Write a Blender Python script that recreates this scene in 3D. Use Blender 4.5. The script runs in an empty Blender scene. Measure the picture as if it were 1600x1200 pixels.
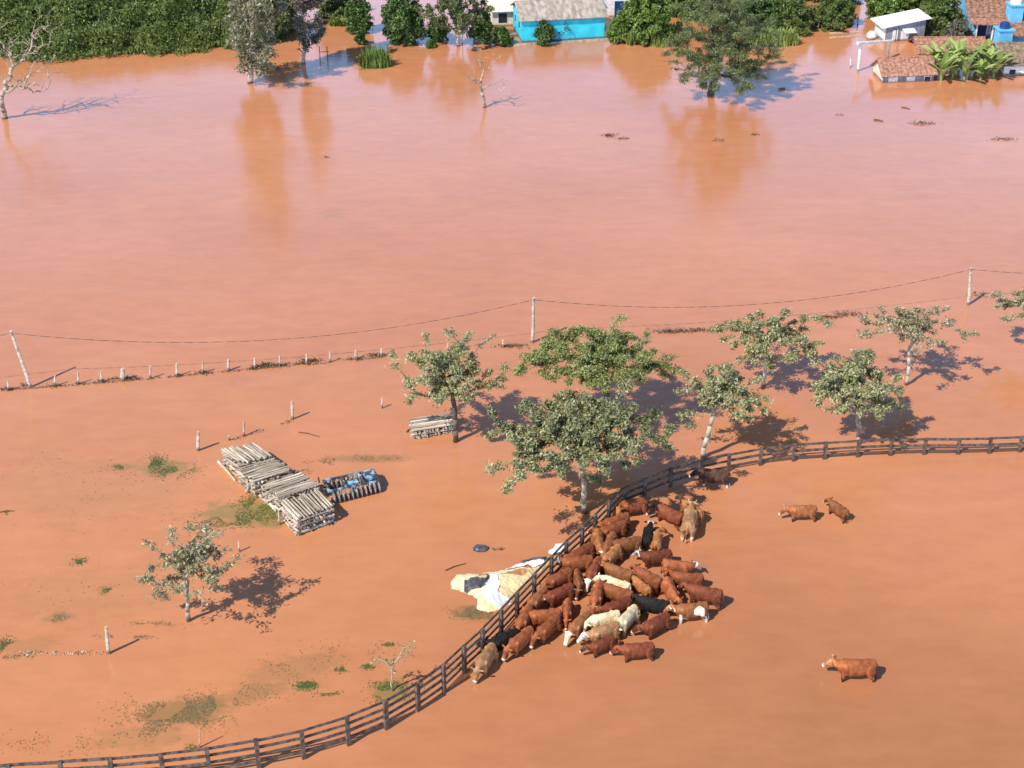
import bpy, bmesh, math, random
import numpy as np
from mathutils import Vector, Matrix, Quaternion
R = math.radians
C = bpy.context.scene
# ------------------------------------------------------------ camera, world, sun, exposure
CAM_H = 42.0; PITCH = R(30); F = 2400.0
cd = bpy.data.cameras.new('camera'); cam = bpy.data.objects.new('camera', cd); C.collection.objects.link(cam)
cd.sensor_width = 36; cd.lens = 54; cd.clip_end = 5000; cd.clip_start = 1
cam.location = (0, 0, CAM_H); cam.rotation_euler = (R(90) - PITCH, 0, 0); C.camera = cam
SUN_AZ = R(43); SUN_EL = R(47)          # direction the shadows run, height of the sun
w = bpy.data.worlds.new('World'); C.world = w; w.use_nodes = True
nt = w.node_tree; bg = nt.nodes['Background']
sky = nt.nodes.new('ShaderNodeTexSky'); sky.sky_type = 'NISHITA'; sky.sun_disc = False
sky.sun_elevation = SUN_EL; sky.sun_rotation = R(227); sky.dust_density = .2; sky.air_density = .8; sky.altitude = 100; sky.ozone_density = 3.2
nt.links.new(sky.outputs[0], bg.inputs[0]); bg.inputs[1].default_value = 0.105
# sky ramp shaped by hand: low band boosted for far reflections, overhead dimmed
_tc = nt.nodes.new('ShaderNodeTexCoord'); _sx = nt.nodes.new('ShaderNodeSeparateXYZ'); _mr = nt.nodes.new('ShaderNodeMapRange')
nt.links.new(_tc.outputs['Generated'], _sx.inputs[0]); nt.links.new(_sx.outputs['Z'], _mr.inputs[0]); _mr.interpolation_type = 'SMOOTHSTEP'
_mr.inputs[1].default_value = .25; _mr.inputs[2].default_value = .70; _mr.inputs[3].default_value = .45; _mr.inputs[4].default_value = .04
nt.links.new(_mr.outputs[0], bg.inputs[1])
sl = bpy.data.lights.new('sun', 'SUN'); sl.energy = 5.0; sl.angle = R(0.5); sl.color = (1, .94, .84)
so = bpy.data.objects.new('sun', sl); C.collection.objects.link(so)
so.rotation_euler = Vector((math.cos(SUN_AZ), math.sin(SUN_AZ), -math.tan(SUN_EL))).to_track_quat('-Z', 'Y').to_euler()
so.location = (-60, -40, 90)
C.view_settings.view_transform = 'Standard'; C.view_settings.look = 'None'
C.view_settings.exposure = 0.22; C.view_settings.gamma = 1
C.render.engine = 'CYCLES'

rng = random.Random(7); nr = np.random.RandomState(11)
def ray(px, py):
    dx = (px - 800) / F; dy = (600 - py) / F
    return Vector((dx, math.cos(PITCH) + dy * math.sin(PITCH), -math.sin(PITCH) + dy * math.cos(PITCH)))
def P(px, py, z=0.0):                     # survey: photo point -> place at height z
    d = ray(px, py); t = (z - CAM_H) / d.z
    return Vector((d.x * t, d.y * t, z))
def PV(y0, px, py):                       # photo point -> place on the upright plane y = y0
    d = ray(px, py); t = y0 / d.y
    return Vector((d.x * t, y0, CAM_H + d.z * t))
def scale_at(p): return F / (p.y * math.cos(PITCH) + (CAM_H - p.z) * math.sin(PITCH))

# ------------------------------------------------------------ materials
def mat(name, col, col2=None, scale=6.0, rough=.8, detail=4, bump=0, bscale=None, stretch=None, spec=.3, coords='Object', rnd=0, contrast=(.35, .65), wet=False):
    m = bpy.data.materials.new(name); m.use_nodes = True; n = m.node_tree.nodes; l = m.node_tree.links
    b = n['Principled BSDF']; b.inputs['Roughness'].default_value = rough; b.inputs['Specular IOR Level'].default_value = spec
    tc = n.new('ShaderNodeTexCoord'); mp = n.new('ShaderNodeMapping'); l.new(tc.outputs[coords], mp.inputs[0])
    if stretch: mp.inputs['Scale'].default_value = stretch
    no = n.new('ShaderNodeTexNoise'); no.inputs['Scale'].default_value = scale; no.inputs['Detail'].default_value = detail
    l.new(mp.outputs[0], no.inputs[0])
    cr = n.new('ShaderNodeValToRGB'); l.new(no.outputs[0], cr.inputs[0])
    cr.color_ramp.elements[0].position = contrast[0]; cr.color_ramp.elements[1].position = contrast[1]
    cr.color_ramp.elements[0].color = (*col, 1); cr.color_ramp.elements[1].color = (*(col2 or col), 1)
    out = cr.outputs[0]
    if rnd:
        oi = n.new('ShaderNodeObjectInfo'); hs = n.new('ShaderNodeHueSaturation')
        mr = n.new('ShaderNodeMapRange'); mr.inputs[3].default_value = 1 - rnd; mr.inputs[4].default_value = 1 + rnd
        l.new(oi.outputs['Random'], mr.inputs[0]); l.new(mr.outputs[0], hs.inputs['Value']); l.new(out, hs.inputs['Color']); out = hs.outputs[0]
    if wet:
        tw = n.new('ShaderNodeTexCoord'); sx = n.new('ShaderNodeSeparateXYZ'); l.new(tw.outputs['Object'], sx.inputs[0]); nw = n.new('ShaderNodeTexNoise'); nw.inputs['Scale'].default_value = 6; l.new(tw.outputs['Object'], nw.inputs[0])
        aw = n.new('ShaderNodeMath'); aw.operation = 'MULTIPLY_ADD'; aw.inputs[1].default_value = -.25; l.new(nw.outputs[0], aw.inputs[0]); l.new(sx.outputs['Z'], aw.inputs[2])
        mw = n.new('ShaderNodeMapRange'); mw.inputs[1].default_value = 0; mw.inputs[2].default_value = .14; mw.inputs[3].default_value = .8; mw.inputs[4].default_value = 0; l.new(aw.outputs[0], mw.inputs[0])
        xw = n.new('ShaderNodeMix'); xw.data_type = 'RGBA'; l.new(mw.outputs[0], xw.inputs[0]); l.new(out, xw.inputs[6]); xw.inputs[7].default_value = (.12, .055, .028, 1); out = xw.outputs[2]
    l.new(out, b.inputs['Base Color'])
    if bump:
        n2 = n.new('ShaderNodeTexNoise'); n2.inputs['Scale'].default_value = bscale or scale * 3; n2.inputs['Detail'].default_value = 4
        l.new(mp.outputs[0], n2.inputs[0]); bp = n.new('ShaderNodeBump'); bp.inputs['Strength'].default_value = bump; bp.inputs['Distance'].default_value = .03
        l.new(n2.outputs[0], bp.inputs['Height']); l.new(bp.outputs[0], b.inputs['Normal'])
    return m
def leaf_mat(name, c1, c2, c3, rough=.45, trans=.22, nscale=.8):
    m = bpy.data.materials.new(name); m.use_nodes = True; n = m.node_tree.nodes; l = m.node_tree.links
    b = n['Principled BSDF']; b.inputs['Roughness'].default_value = rough; b.inputs['Specular IOR Level'].default_value = .3
    g = n.new('ShaderNodeNewGeometry'); cr = n.new('ShaderNodeValToRGB'); e = cr.color_ramp.elements
    tc = n.new('ShaderNodeTexCoord'); no = n.new('ShaderNodeTexNoise'); no.inputs['Scale'].default_value = nscale; l.new(tc.outputs['Object'], no.inputs[0])
    ma = n.new('ShaderNodeMath'); ma.operation = 'MULTIPLY_ADD'; ma.inputs[1].default_value = .62
    l.new(g.outputs['Random Per Island'], ma.inputs[0])
    m2 = n.new('ShaderNodeMath'); m2.operation = 'MULTIPLY'; m2.inputs[1].default_value = .4; l.new(no.outputs[0], m2.inputs[0]); l.new(m2.outputs[0], ma.inputs[2])
    e[0].position = .1; e[0].color = (*c1, 1); e[1].position = .9; e[1].color = (*c3, 1); k = e.new(.5); k.color = (*c2, 1)
    l.new(ma.outputs[0], cr.inputs[0]); l.new(cr.outputs[0], b.inputs['Base Color'])
    tr = n.new('ShaderNodeBsdfTranslucent'); l.new(cr.outputs[0], tr.inputs[0]); mx = n.new('ShaderNodeMixShader'); mx.inputs[0].default_value = trans
    l.new(b.outputs[0], mx.inputs[1]); l.new(tr.outputs[0], mx.inputs[2]); l.new(mx.outputs[0], n['Material Output'].inputs[0])
    return m
M = {}
def water_mat():
    m = bpy.data.materials.new('muddy_water'); m.use_nodes = True; n = m.node_tree.nodes; l = m.node_tree.links
    b = n['Principled BSDF']; b.inputs['Roughness'].default_value = .07; b.inputs['IOR'].default_value = 1.5
    tc = n.new('ShaderNodeTexCoord')
    def noise(s, st=(1, 1, 1), det=4, rough=.5, rot=0):
        mp = n.new('ShaderNodeMapping'); mp.inputs['Scale'].default_value = st; mp.inputs['Rotation'].default_value = (0, 0, rot); l.new(tc.outputs['Object'], mp.inputs[0])
        no = n.new('ShaderNodeTexNoise'); no.inputs['Scale'].default_value = s; no.inputs['Detail'].default_value = det; no.inputs['Roughness'].default_value = rough
        l.new(mp.outputs[0], no.inputs[0]); return no
    a = noise(.035, (1, 1.8, 1), 5, .55, .3); cr = n.new('ShaderNodeValToRGB'); e = cr.color_ramp.elements
    e[0].position = .33; e[0].color = (.475, .188, .084, 1); e[1].position = .68; e[1].color = (.555, .230, .106, 1); l.new(a.outputs[0], cr.inputs[0])
    a2 = noise(.5, (1, 2.2, 1), 6, .6, -.2); mx = n.new('ShaderNodeMix'); mx.data_type = 'RGBA'; mx.blend_type = 'MULTIPLY'; mx.inputs[0].default_value = 1
    cr2 = n.new('ShaderNodeValToRGB'); cr2.color_ramp.elements[0].position = .3; cr2.color_ramp.elements[0].color = (.92, .91, .90, 1); cr2.color_ramp.elements[1].position = .7; cr2.color_ramp.elements[1].color = (1.04, 1.04, 1.05, 1)
    l.new(a2.outputs[0], cr2.inputs[0]); l.new(cr.outputs[0], mx.inputs[6]); l.new(cr2.outputs[0], mx.inputs[7])
    last = mx.outputs[2]; nz = noise(1.3, (1, 1.6, 1), 6, .65)
    for (px, py, rx, ry, rot, st, green) in [(285, 1114, 80, 26, .12, .75, 0), (385, 1085, 80, 16, .3, .4, 0), (258, 730, 44, 16, 0, .6, 1), (385, 803, 85, 24, -.1, .6, 1), (430, 790, 40, 26, 0, .6, 1), (738, 957, 36, 13, 0, .7, 0), (460, 1045, 95, 24, .4, .4, 0), (220, 1152, 90, 22, .1, .35, 0), (610, 1080, 34, 20, 0, .6, 1), (90, 965, 30, 9, 0, .5, 0), (575, 716, 75, 8, 0, .5, 0), (40, 1010, 60, 14, .2, .35, 0), (478, 1071, 24, 9, 0, .6, 1), (190, 729, 20, 7, 0, .5, 1), (150, 760, 190, 60, 0, .16, 0), (130, 930, 170, 50, 0, .16, 0), (520, 335, 26, 10, 0, .25, 0)]:
        q = P(px, py); sc_ = scale_at(q); wx = rx / sc_; wy = ry / (sc_ * math.sin(math.atan2(CAM_H, q.y)))
        mp = n.new('ShaderNodeMapping'); mp.vector_type = 'TEXTURE'; mp.inputs['Location'].default_value = q; mp.inputs['Rotation'].default_value = (0, 0, rot); mp.inputs['Scale'].default_value = (wx, wy, 1)
        l.new(tc.outputs['Object'], mp.inputs[0]); ln = n.new('ShaderNodeVectorMath'); ln.operation = 'LENGTH'; l.new(mp.outputs[0], ln.inputs[0])
        sm_ = n.new('ShaderNodeMath'); sm_.operation = 'MULTIPLY_ADD'; sm_.inputs[1].default_value = -1.9; l.new(nz.outputs[0], sm_.inputs[0]); l.new(ln.outputs['Value'], sm_.inputs[2])
        m1 = n.new('ShaderNodeMapRange'); m1.interpolation_type = 'SMOOTHSTEP'; m1.inputs[1].default_value = -.45; m1.inputs[2].default_value = .15; m1.inputs[3].default_value = st; m1.inputs[4].default_value = 0; l.new(sm_.outputs[0], m1.inputs[0])
        mm = n.new('ShaderNodeMix'); mm.data_type = 'RGBA'; l.new(m1.outputs[0], mm.inputs[0]); l.new(last, mm.inputs[6]); mm.inputs[7].default_value = (.17, .17, .05, 1) if green else (.26, .15, .06, 1); last = mm.outputs[2]
    # base colour multiplied darker toward the near right, over the pen
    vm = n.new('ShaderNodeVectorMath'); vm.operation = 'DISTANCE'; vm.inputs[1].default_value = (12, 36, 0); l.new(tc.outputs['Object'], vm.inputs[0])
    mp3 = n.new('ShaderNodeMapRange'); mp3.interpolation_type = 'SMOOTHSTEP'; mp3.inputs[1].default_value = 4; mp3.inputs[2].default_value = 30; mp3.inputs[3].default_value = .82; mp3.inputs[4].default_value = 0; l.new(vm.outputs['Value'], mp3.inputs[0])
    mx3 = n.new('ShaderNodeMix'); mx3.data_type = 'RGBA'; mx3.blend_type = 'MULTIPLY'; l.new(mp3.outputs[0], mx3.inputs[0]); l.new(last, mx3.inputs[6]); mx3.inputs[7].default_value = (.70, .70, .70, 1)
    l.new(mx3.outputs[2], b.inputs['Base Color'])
    r1 = noise(.06, (1, 1.5, 1), 3); mr = n.new('ShaderNodeMapRange'); mr.inputs[1].default_value = .35; mr.inputs[2].default_value = .65; mr.inputs[3].default_value = .10; mr.inputs[4].default_value = .18
    l.new(r1.outputs[0], mr.inputs[0]); l.new(mr.outputs[0], b.inputs['Roughness'])
    n1 = noise(1.6, (1, 1.7, 1), 4, .6, .5); n2 = noise(.35, (1, 1.6, 1), 3, .5, .2)
    ad = n.new('ShaderNodeMath'); ad.operation = 'MULTIPLY_ADD'; ad.inputs[1].default_value = 1.6; l.new(n2.outputs[0], ad.inputs[0]); l.new(n1.outputs[0], ad.inputs[2])
    bp = n.new('ShaderNodeBump'); bp.inputs['Strength'].default_value = .2; bp.inputs['Distance'].default_value = .05
    l.new(ad.outputs[0], bp.inputs['Height']); l.new(bp.outputs[0], b.inputs['Normal'])
    return m
M['water'] = water_mat()
M['ground'] = mat('red_soil', (.16, .07, .035), (.24, .11, .05), 1.5, .95)
M['fence'] = mat('weathered_timber', (.045, .03, .024), (.17, .12, .092), 5, .8, stretch=(1, 1, 1), bump=.5, wet=True)
M['post'] = mat('pale_wood', (.30, .24, .17), (.62, .52, .40), 7, .85, bump=.5, rnd=.15, wet=True)
M['plank'] = mat('floating_wood', (.34, .26, .18), (.62, .52, .40), 7, .85)
M['log'] = mat('log_bark', (.10, .075, .055), (.58, .47, .36), 3.2, .85, stretch=(.35, 2.6, 2.6), bump=.9, bscale=9, rnd=.3, contrast=(.33, .6))
M['bark'] = mat('tree_bark', (.16, .13, .09), (.42, .35, .25), 5, .85, bump=.6, wet=True)
M['darkbark'] = mat('dark_bark', (.05, .038, .03), (.15, .12, .095), 4, .9, bump=.6, wet=True)
M['palebark'] = mat('pale_bark', (.34, .28, .21), (.52, .45, .36), 3, .8, bump=.4, wet=True)
M['deadwood'] = mat('dead_wood', (.20, .155, .115), (.50, .41, .31), 2, .85, bump=.5, wet=True)
M['leaf'] = leaf_mat('pasture_leaf', (.15, .155, .06), (.30, .30, .13), (.56, .52, .31))
M['leaf2'] = leaf_mat('grey_leaf', (.16, .15, .075), (.31, .28, .15), (.53, .46, .29))
M['leafB'] = leaf_mat('dark_grey_leaf', (.105, .115, .048), (.245, .25, .11), (.50, .47, .27))
M['acacia'] = leaf_mat('acacia_leaf', (.11, .135, .038), (.25, .28, .09), (.46, .45, .18))
M['euc'] = leaf_mat('grey_green_leaf', (.11, .105, .055), (.21, .20, .11), (.38, .35, .22))
M['purp'] = leaf_mat('purple_grey_leaf', (.085, .07, .05), (.16, .14, .10), (.32, .28, .2))
M['oak'] = leaf_mat('olive_needle', (.06, .08, .026), (.135, .165, .058), (.27, .29, .12))
M['dense'] = leaf_mat('dense_green', (.04, .075, .018), (.08, .14, .034), (.17, .23, .07))
M['bright'] = leaf_mat('bright_green', (.07, .12, .02), (.15, .23, .042), (.29, .38, .1))
M['thicket'] = leaf_mat('thicket_green', (.085, .125, .028), (.15, .20, .05), (.25, .29, .09), trans=.35, nscale=.35)
M['yellow'] = leaf_mat('yellow_green', (.14, .2, .04), (.28, .36, .09), (.45, .5, .16))
M['banana'] = leaf_mat('banana_green', (.10, .15, .035), (.24, .31, .08), (.50, .54, .20))
M['grass'] = leaf_mat('drowned_grass', (.17, .12, .05), (.22, .18, .08), (.32, .25, .12))
M['grassg'] = leaf_mat('green_grass', (.05, .09, .02), (.09, .14, .03), (.2, .22, .06))
M['debris'] = leaf_mat('flood_debris', (.05, .035, .02), (.14, .10, .055), (.38, .3, .2))
M['cyan'] = mat('turquoise_paint', (.03, .46, .60), (.05, .60, .72), 1.2, .7, wet=True)
M['blue'] = mat('blue_paint', (.10, .36, .58), (.17, .47, .68), 1.5, .7, wet=True)
M['white'] = mat('white_paint', (.62, .6, .56), (.8, .79, .76), 3, .6, wet=True)
M['cream'] = mat('cream_wall', (.5, .44, .34), (.72, .66, .54), 2, .8, wet=True)
M['fibro'] = mat('fibre_cement', (.26, .21, .17), (.46, .39, .33), 3, .9, stretch=(1, .3, 1), bump=.3)
M['creamroof'] = mat('pale_roof', (.66, .6, .47), (.8, .74, .6), 3, .8)
M['tile'] = mat('terracotta_tile', (.20, .09, .06), (.46, .235, .16), 5, .85, detail=8, bump=.6)
M['tileold'] = mat('old_tile', (.13, .07, .045), (.38, .19, .12), 4, .9, detail=8, bump=.6)
M['tilebrown'] = mat('mossy_brown_tile', (.12, .085, .055), (.30, .21, .14), 4, .9, detail=8, bump=.6)
M['tin'] = mat('white_tin', (.72, .73, .74), (.85, .85, .85), 2, .35)
M['greywall'] = mat('grey_board', (.17, .18, .2), (.26, .27, .3), 2, .8, stretch=(3, 3, .3), wet=True)
M['dark'] = mat('dark_opening', (.012, .012, .014), (.03, .03, .03), 3, .5)
M['navy'] = mat('navy_tank', (.01, .03, .12), (.015, .05, .18), 2, .5)
M['steel'] = mat('rusty_steel', (.05, .04, .035), (.16, .09, .06), 8, .6)
M['disc'] = mat('disc_steel', (.12, .09, .08), (.4, .34, .3), 6, .5)
M['bluem'] = mat('faded_blue_metal', (.06, .065, .075), (.28, .50, .66), 3, .5, bump=.2, contrast=(.47, .60))
M['ytarp'] = mat('yellow_tarp', (.60, .45, .22), (.80, .66, .38), 1.6, .55, bump=.4, contrast=(.3, .6))
M['wplastic'] = mat('white_plastic', (.76, .77, .82), (.88, .88, .92), 2, .35, bump=.3)
M['bplastic'] = mat('black_plastic', (.03, .03, .04), (.12, .11, .12), 5, .4, bump=.4)
M['mud'] = mat('muddy_stain', (.38, .16, .07), (.52, .25, .12), 3, .7, bump=.4)
M['wire'] = mat('cable_sheath', (.11, .065, .045), (.2, .12, .09), 5, .5)

# ------------------------------------------------------------ mesh helpers
def mesh_obj(name, V, Fc, m=None, parent=None, smooth=False, mi=None):
    me = bpy.data.meshes.new(name); me.from_pydata([tuple(v) for v in V], [], Fc)
    for mm in (m if isinstance(m, (list, tuple)) else [m] if m else []): me.materials.append(mm)
    if mi is not None: me.polygons.foreach_set('material_index', mi)
    if smooth: me.polygons.foreach_set('use_smooth', [True] * len(me.polygons))
    me.update(); o = bpy.data.objects.new(name, me); C.collection.objects.link(o)
    if parent: o.parent = parent
    return o
def empty(name, loc, rz=0):
    o = bpy.data.objects.new(name, None); C.collection.objects.link(o); o.location = loc; o.rotation_euler = (0, 0, rz); o.empty_display_size = .2
    return o
def tag(o, label=None, cat=None, group=None, kind=None):
    if label: o['label'] = label
    if cat: o['category'] = cat
    if group: o['group'] = group
    if kind: o['kind'] = kind
    return o
class MB:
    def __init__(s): s.V = []; s.F = []; s.I = []
    def add(s, V, Fc, i=0):
        k = len(s.V); s.V += [Vector(v) for v in V]; s.F += [tuple(a + k for a in f) for f in Fc]; s.I += [i] * len(Fc)
    def box(s, c, d, rz=0, i=0, mtx=None):
        m = mtx or Matrix.Rotation(rz, 3, 'Z'); c = Vector(c)
        V = [c + m @ Vector((x * d[0] / 2, y * d[1] / 2, z * d[2] / 2)) for x in (-1, 1) for y in (-1, 1) for z in (-1, 1)]
        s.add(V, [(0, 1, 3, 2), (4, 6, 7, 5), (0, 4, 5, 1), (2, 3, 7, 6), (0, 2, 6, 4), (1, 5, 7, 3)], i)
    def tube(s, pts, rad, n=6, i=0, cap=True, jit=0):
        pts = [Vector(p) for p in pts]; rad = rad if isinstance(rad, (list, tuple)) else [rad] * len(pts)
        k = len(s.V); ref = None
        for j, p in enumerate(pts):
            a = pts[min(j + 1, len(pts) - 1)] - pts[max(j - 1, 0)]
            if a.length < 1e-6: a = Vector((0, 0, 1))
            a.normalize()
            if ref is None: ref = a.orthogonal().normalized()
            ref = (ref - a * ref.dot(a)); ref = ref.normalized() if ref.length > 1e-4 else a.orthogonal().normalized()
            b = a.cross(ref)
            for q in range(n):
                t = 2 * math.pi * q / n; r = rad[j] * (1 + (rng.uniform(-jit, jit) if jit else 0)); s.V.append(p + (ref * math.cos(t) + b * math.sin(t)) * r)
        for j in range(len(pts) - 1):
            for q in range(n):
                s.F.append((k + j * n + q, k + j * n + (q + 1) % n, k + (j + 1) * n + (q + 1) % n, k + (j + 1) * n + q)); s.I.append(i)
        if cap: s.F.append(tuple(k + q for q in range(n - 1, -1, -1))); s.F.append(tuple(k + (len(pts) - 1) * n + q for q in range(n))); s.I += [i, i]
    def ell(s, c, r, n=8, i=0, mtx=None):
        V = []; Fc = []; m = n // 2; mm = mtx or Matrix.Identity(3); c = Vector(c)
        for a in range(1, m):
            for b in range(n):
                t = math.pi * a / m; p = 2 * math.pi * b / n
                V.append(c + mm @ Vector((r[0] * math.sin(t) * math.cos(p), r[1] * math.sin(t) * math.sin(p), r[2] * math.cos(t))))
        V.append(c + mm @ Vector((0, 0, r[2]))); V.append(c + mm @ Vector((0, 0, -r[2]))); T = len(V) - 2
        for a in range(m - 2):
            for b in range(n): Fc.append((a * n + b, (a + 1) * n + b, (a + 1) * n + (b + 1) % n, a * n + (b + 1) % n))
        for b in range(n): Fc.append((T, b, (b + 1) % n)); Fc.append((T + 1, (m - 2) * n + (b + 1) % n, (m - 2) * n + b))
        s.add(V, Fc, i)
    def build(s, name, m, parent=None, smooth=False):
        return mesh_obj(name, s.V, s.F, m, parent, smooth, s.I if isinstance(m, (list, tuple)) else None)

def leaves(centers, normals_bias, size, aspect=.45, up=.5, curl=.15):
    """many small pointed leaves; centers (N,3)"""
    N = len(centers); c = np.asarray(centers)
    d = nr.normal(size=(N, 3)); d /= np.linalg.norm(d, axis=1)[:, None]
    nn = nr.normal(size=(N, 3)) * (1 - up) + np.array([0, 0, up]); 
    if normals_bias is not None: nn += normals_bias
    nn /= np.linalg.norm(nn, axis=1)[:, None]
    d = d - nn * (d * nn).sum(1)[:, None]; d /= np.linalg.norm(d, axis=1)[:, None]
    e = np.cross(nn, d); L = size * nr.uniform(.6, 1.35, (N, 1)); W = L * aspect
    V = np.stack([c - d * L / 2, c + e * W / 2 + nn * L * curl * .3, c + d * L / 2 - nn * L * curl, c - e * W / 2 + nn * L * curl * .3], 1).reshape(-1, 3)
    return V
def leaf_obj(name, V, m, parent=None):
    me = bpy.data.meshes.new(name); n = len(V) // 4
    me.vertices.add(n * 4); me.vertices.foreach_set('co', V.astype(np.float32).ravel())
    me.loops.add(n * 4); me.loops.foreach_set('vertex_index', np.arange(n * 4, dtype=np.int32))
    me.polygons.add(n); me.polygons.foreach_set('loop_start', np.arange(0, n * 4, 4, dtype=np.int32))
    me.materials.append(m); me.update(calc_edges=True); me.validate()
    o = bpy.data.objects.new(name, me); C.collection.objects.link(o)
    if parent: o.parent = parent
    return o

# ------------------------------------------------------------ water and ground
mesh_obj('ground', [(-1500, -400, -1.6), (1500, -400, -1.6), (1500, 2600, -1.6), (-1500, 2600, -1.6)], [(0, 1, 2, 3)], M['ground'])['kind'] = 'structure'
wo = mesh_obj('flood_water', [(-1500, -400, 0), (1500, -400, 0), (1500, 2600, 0), (-1500, 2600, 0)], [(0, 1, 2, 3)], M['water']); wo['kind'] = 'structure'

# ------------------------------------------------------------ pen fence
FP = [(-60, 1203), (12, 1196), (93, 1191), (171, 1186), (251, 1179), (323, 1170), (400, 1157), (471, 1142), (542, 1121), (602, 1096), (652, 1068), (693, 1040), (725, 1010), (754, 984), (783, 954), (808, 927), (835, 899), (862, 871), (885, 847), (910, 825), (930, 806), (952, 784), (977, 762), (1008, 749), (1049, 732), (1096, 719), (1140, 710), (1190, 701), (1242, 695), (1291, 692), (1343, 689), (1394, 687), (1447, 686), (1500, 686), (1549, 685), (1597, 683), (1646, 681)]
def fence_h(px): return 1.42 if px < 700 else 1.42 - (px - 700) / 400 * .42 if px < 1100 else 1.0 - (px - 1100) / 500 * .12
fpts = [(P(x, y, fence_h(x)), fence_h(x)) for x, y in FP]
fence_xy = [(p.x, p.y) for p, h in fpts]
def build_fence():
    root = empty('rail_fence', (fpts[14][0].x, fpts[14][0].y, 0)); off = -Vector(root.location)
    tag(root, 'long curved dark timber fence with four rails penning in the cattle', 'fence')
    for k, (p, h) in enumerate(fpts):
        a = fpts[max(k - 1, 0)][0]; b = fpts[min(k + 1, len(fpts) - 1)][0]; ang = math.atan2(b.y - a.y, b.x - a.x)
        mb = MB(); t = rng.uniform(.15, .19); lean = Matrix.Rotation(rng.uniform(-.03, .03), 3, 'X') @ Matrix.Rotation(ang, 3, 'Z')
        mb.box(Vector((p.x, p.y, h / 2 - .5 + .02)) + off, (t, .13, h + 1.0 + rng.uniform(0, .08)), mtx=lean)
        mb.build('post', M['fence'], root)
    for r in range(4):
        mb = MB()
        for k in range(len(fpts) - 1):
            (a, ha), (b, hb) = fpts[k], fpts[k + 1]
            za = ha - .07 - r * .36; zb = hb - .07 - r * .36
            a = Vector((a.x, a.y, za + rng.uniform(-.02, .02))); b = Vector((b.x, b.y, zb + rng.uniform(-.02, .02))); d = b - a
            n = Vector((-d.y, d.x, 0)).normalized()
            if n.y < 0: n = -n
            c = (a + b) / 2 + n * (.085 + .004 * (k % 2)) + off; ang = math.atan2(d.y, d.x); pit = math.atan2(d.z, Vector((d.x, d.y)).length)
            mm = Matrix.Rotation(ang, 3, 'Z') @ Matrix.Rotation(-pit, 3, 'Y')
            mb.box(c, (d.length + .05, .035, rng.uniform(.115, .15)), mtx=mm)
        mb.build('rail', M['fence'], root)
build_fence()

# ------------------------------------------------------------ loose posts
def stake(base, top, r=.06, name='fence_post', label='', cat='post', group=None, m='post', jag=True, depth=.8):
    B = P(*base); T = PV(B.y, *top); d = (T - B); d.y += rng.uniform(-.03, .03); mb = MB()
    pts = [Vector((0, 0, 0)) - d.normalized() * depth, Vector((0, 0, 0)), d * .35 + Vector((rng.uniform(-.015, .015), 0, 0)), d * .7, d]
    mb.tube(pts, [r * 1.1, r * 1.1, r, r * .95, r * .8], 7, jit=.1)
    o = mb.build(name, M[m]); o.location = B; tag(o, label, cat, group); return o
g1 = 'short posts of the drowned wire fence'
row = [((13, 610), (13, 594)), ((86, 603), (86, 586)), ((122, 600), (122, 581)), ((158, 597), (158, 579)), ((192, 594), (192, 575)), ((235, 591), (235, 571)), ((276, 588), (276, 567)), ((317, 583), (317, 565)), ((357, 579), (357, 561)), ((398, 576), (398, 559)), ((437, 572), (437, 556)), ((479, 569), (479, 553)), ((516, 566), (516, 549)), ((557, 561), (556, 547)), ((596, 557), (596, 545)), ((700, 549), (700, 536)), ((786, 543), (786, 531))]
poslab = ['stubby post at the left frame edge of the drowned fence row', 'short post just right of the leaning pole foot', 'short pale post second right of the leaning pole', 'thin pale post between the leaning pole and the thick stump post', 'thick pale stump post with dark debris at its foot', 'slim pale post just right of the thick stump post', 'short pale post standing alone with a small twig raft, seventh from left', 'short post wrapped in tangled weed', 'sturdy post leaning slightly beyond the weed wrapped post', 'thin post with straw caught round it left of the mid row debris', 'short post at the middle of the long debris tangle', 'slim post at the right end of the long debris tangle', 'short post beside a dark weed clump in the drowned row', 'sturdier post right of the dark weed clump', 'small post left of the broad open crowned tree', 'small post hidden behind the open crowned tree', 'last small post left of the tall middle pole']
for k, (b, t) in enumerate(row): stake(b, t, .13 if k == 4 else .085 if k in (8, 13) else .055, label=poslab[k], group=g1)
g2 = 'posts of the old wire fence by the log stacks'
for b, t, r, lb in [((309, 704), (310, 674), .085, 'pale post left of the farthest log stack'), ((381, 681), (381, 657), .05, 'thin pale post behind the farthest log stack'), ((457, 655), (456, 627), .075, 'thick pale post casting a shadow, right of the thin one behind the logs'), ((597, 638), (597, 622), .05, 'small pale post between log stacks and the open crowned tree'), ((358, 688), (358, 680), .05, 'tiny stub of post nearly under water behind the log stack'), ((374, 862), (373, 845), .045, 'slim pale post behind the small grey leaved tree'), ((170, 1021), (166, 979), .075, 'leaning pale post at the end of the floating pale straw line'), ((312, 1168), (312, 1137), .03, 'thin pale stick just behind the rail fence')]:
    stake(b, t, r, label=lb, group=g2)
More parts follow.
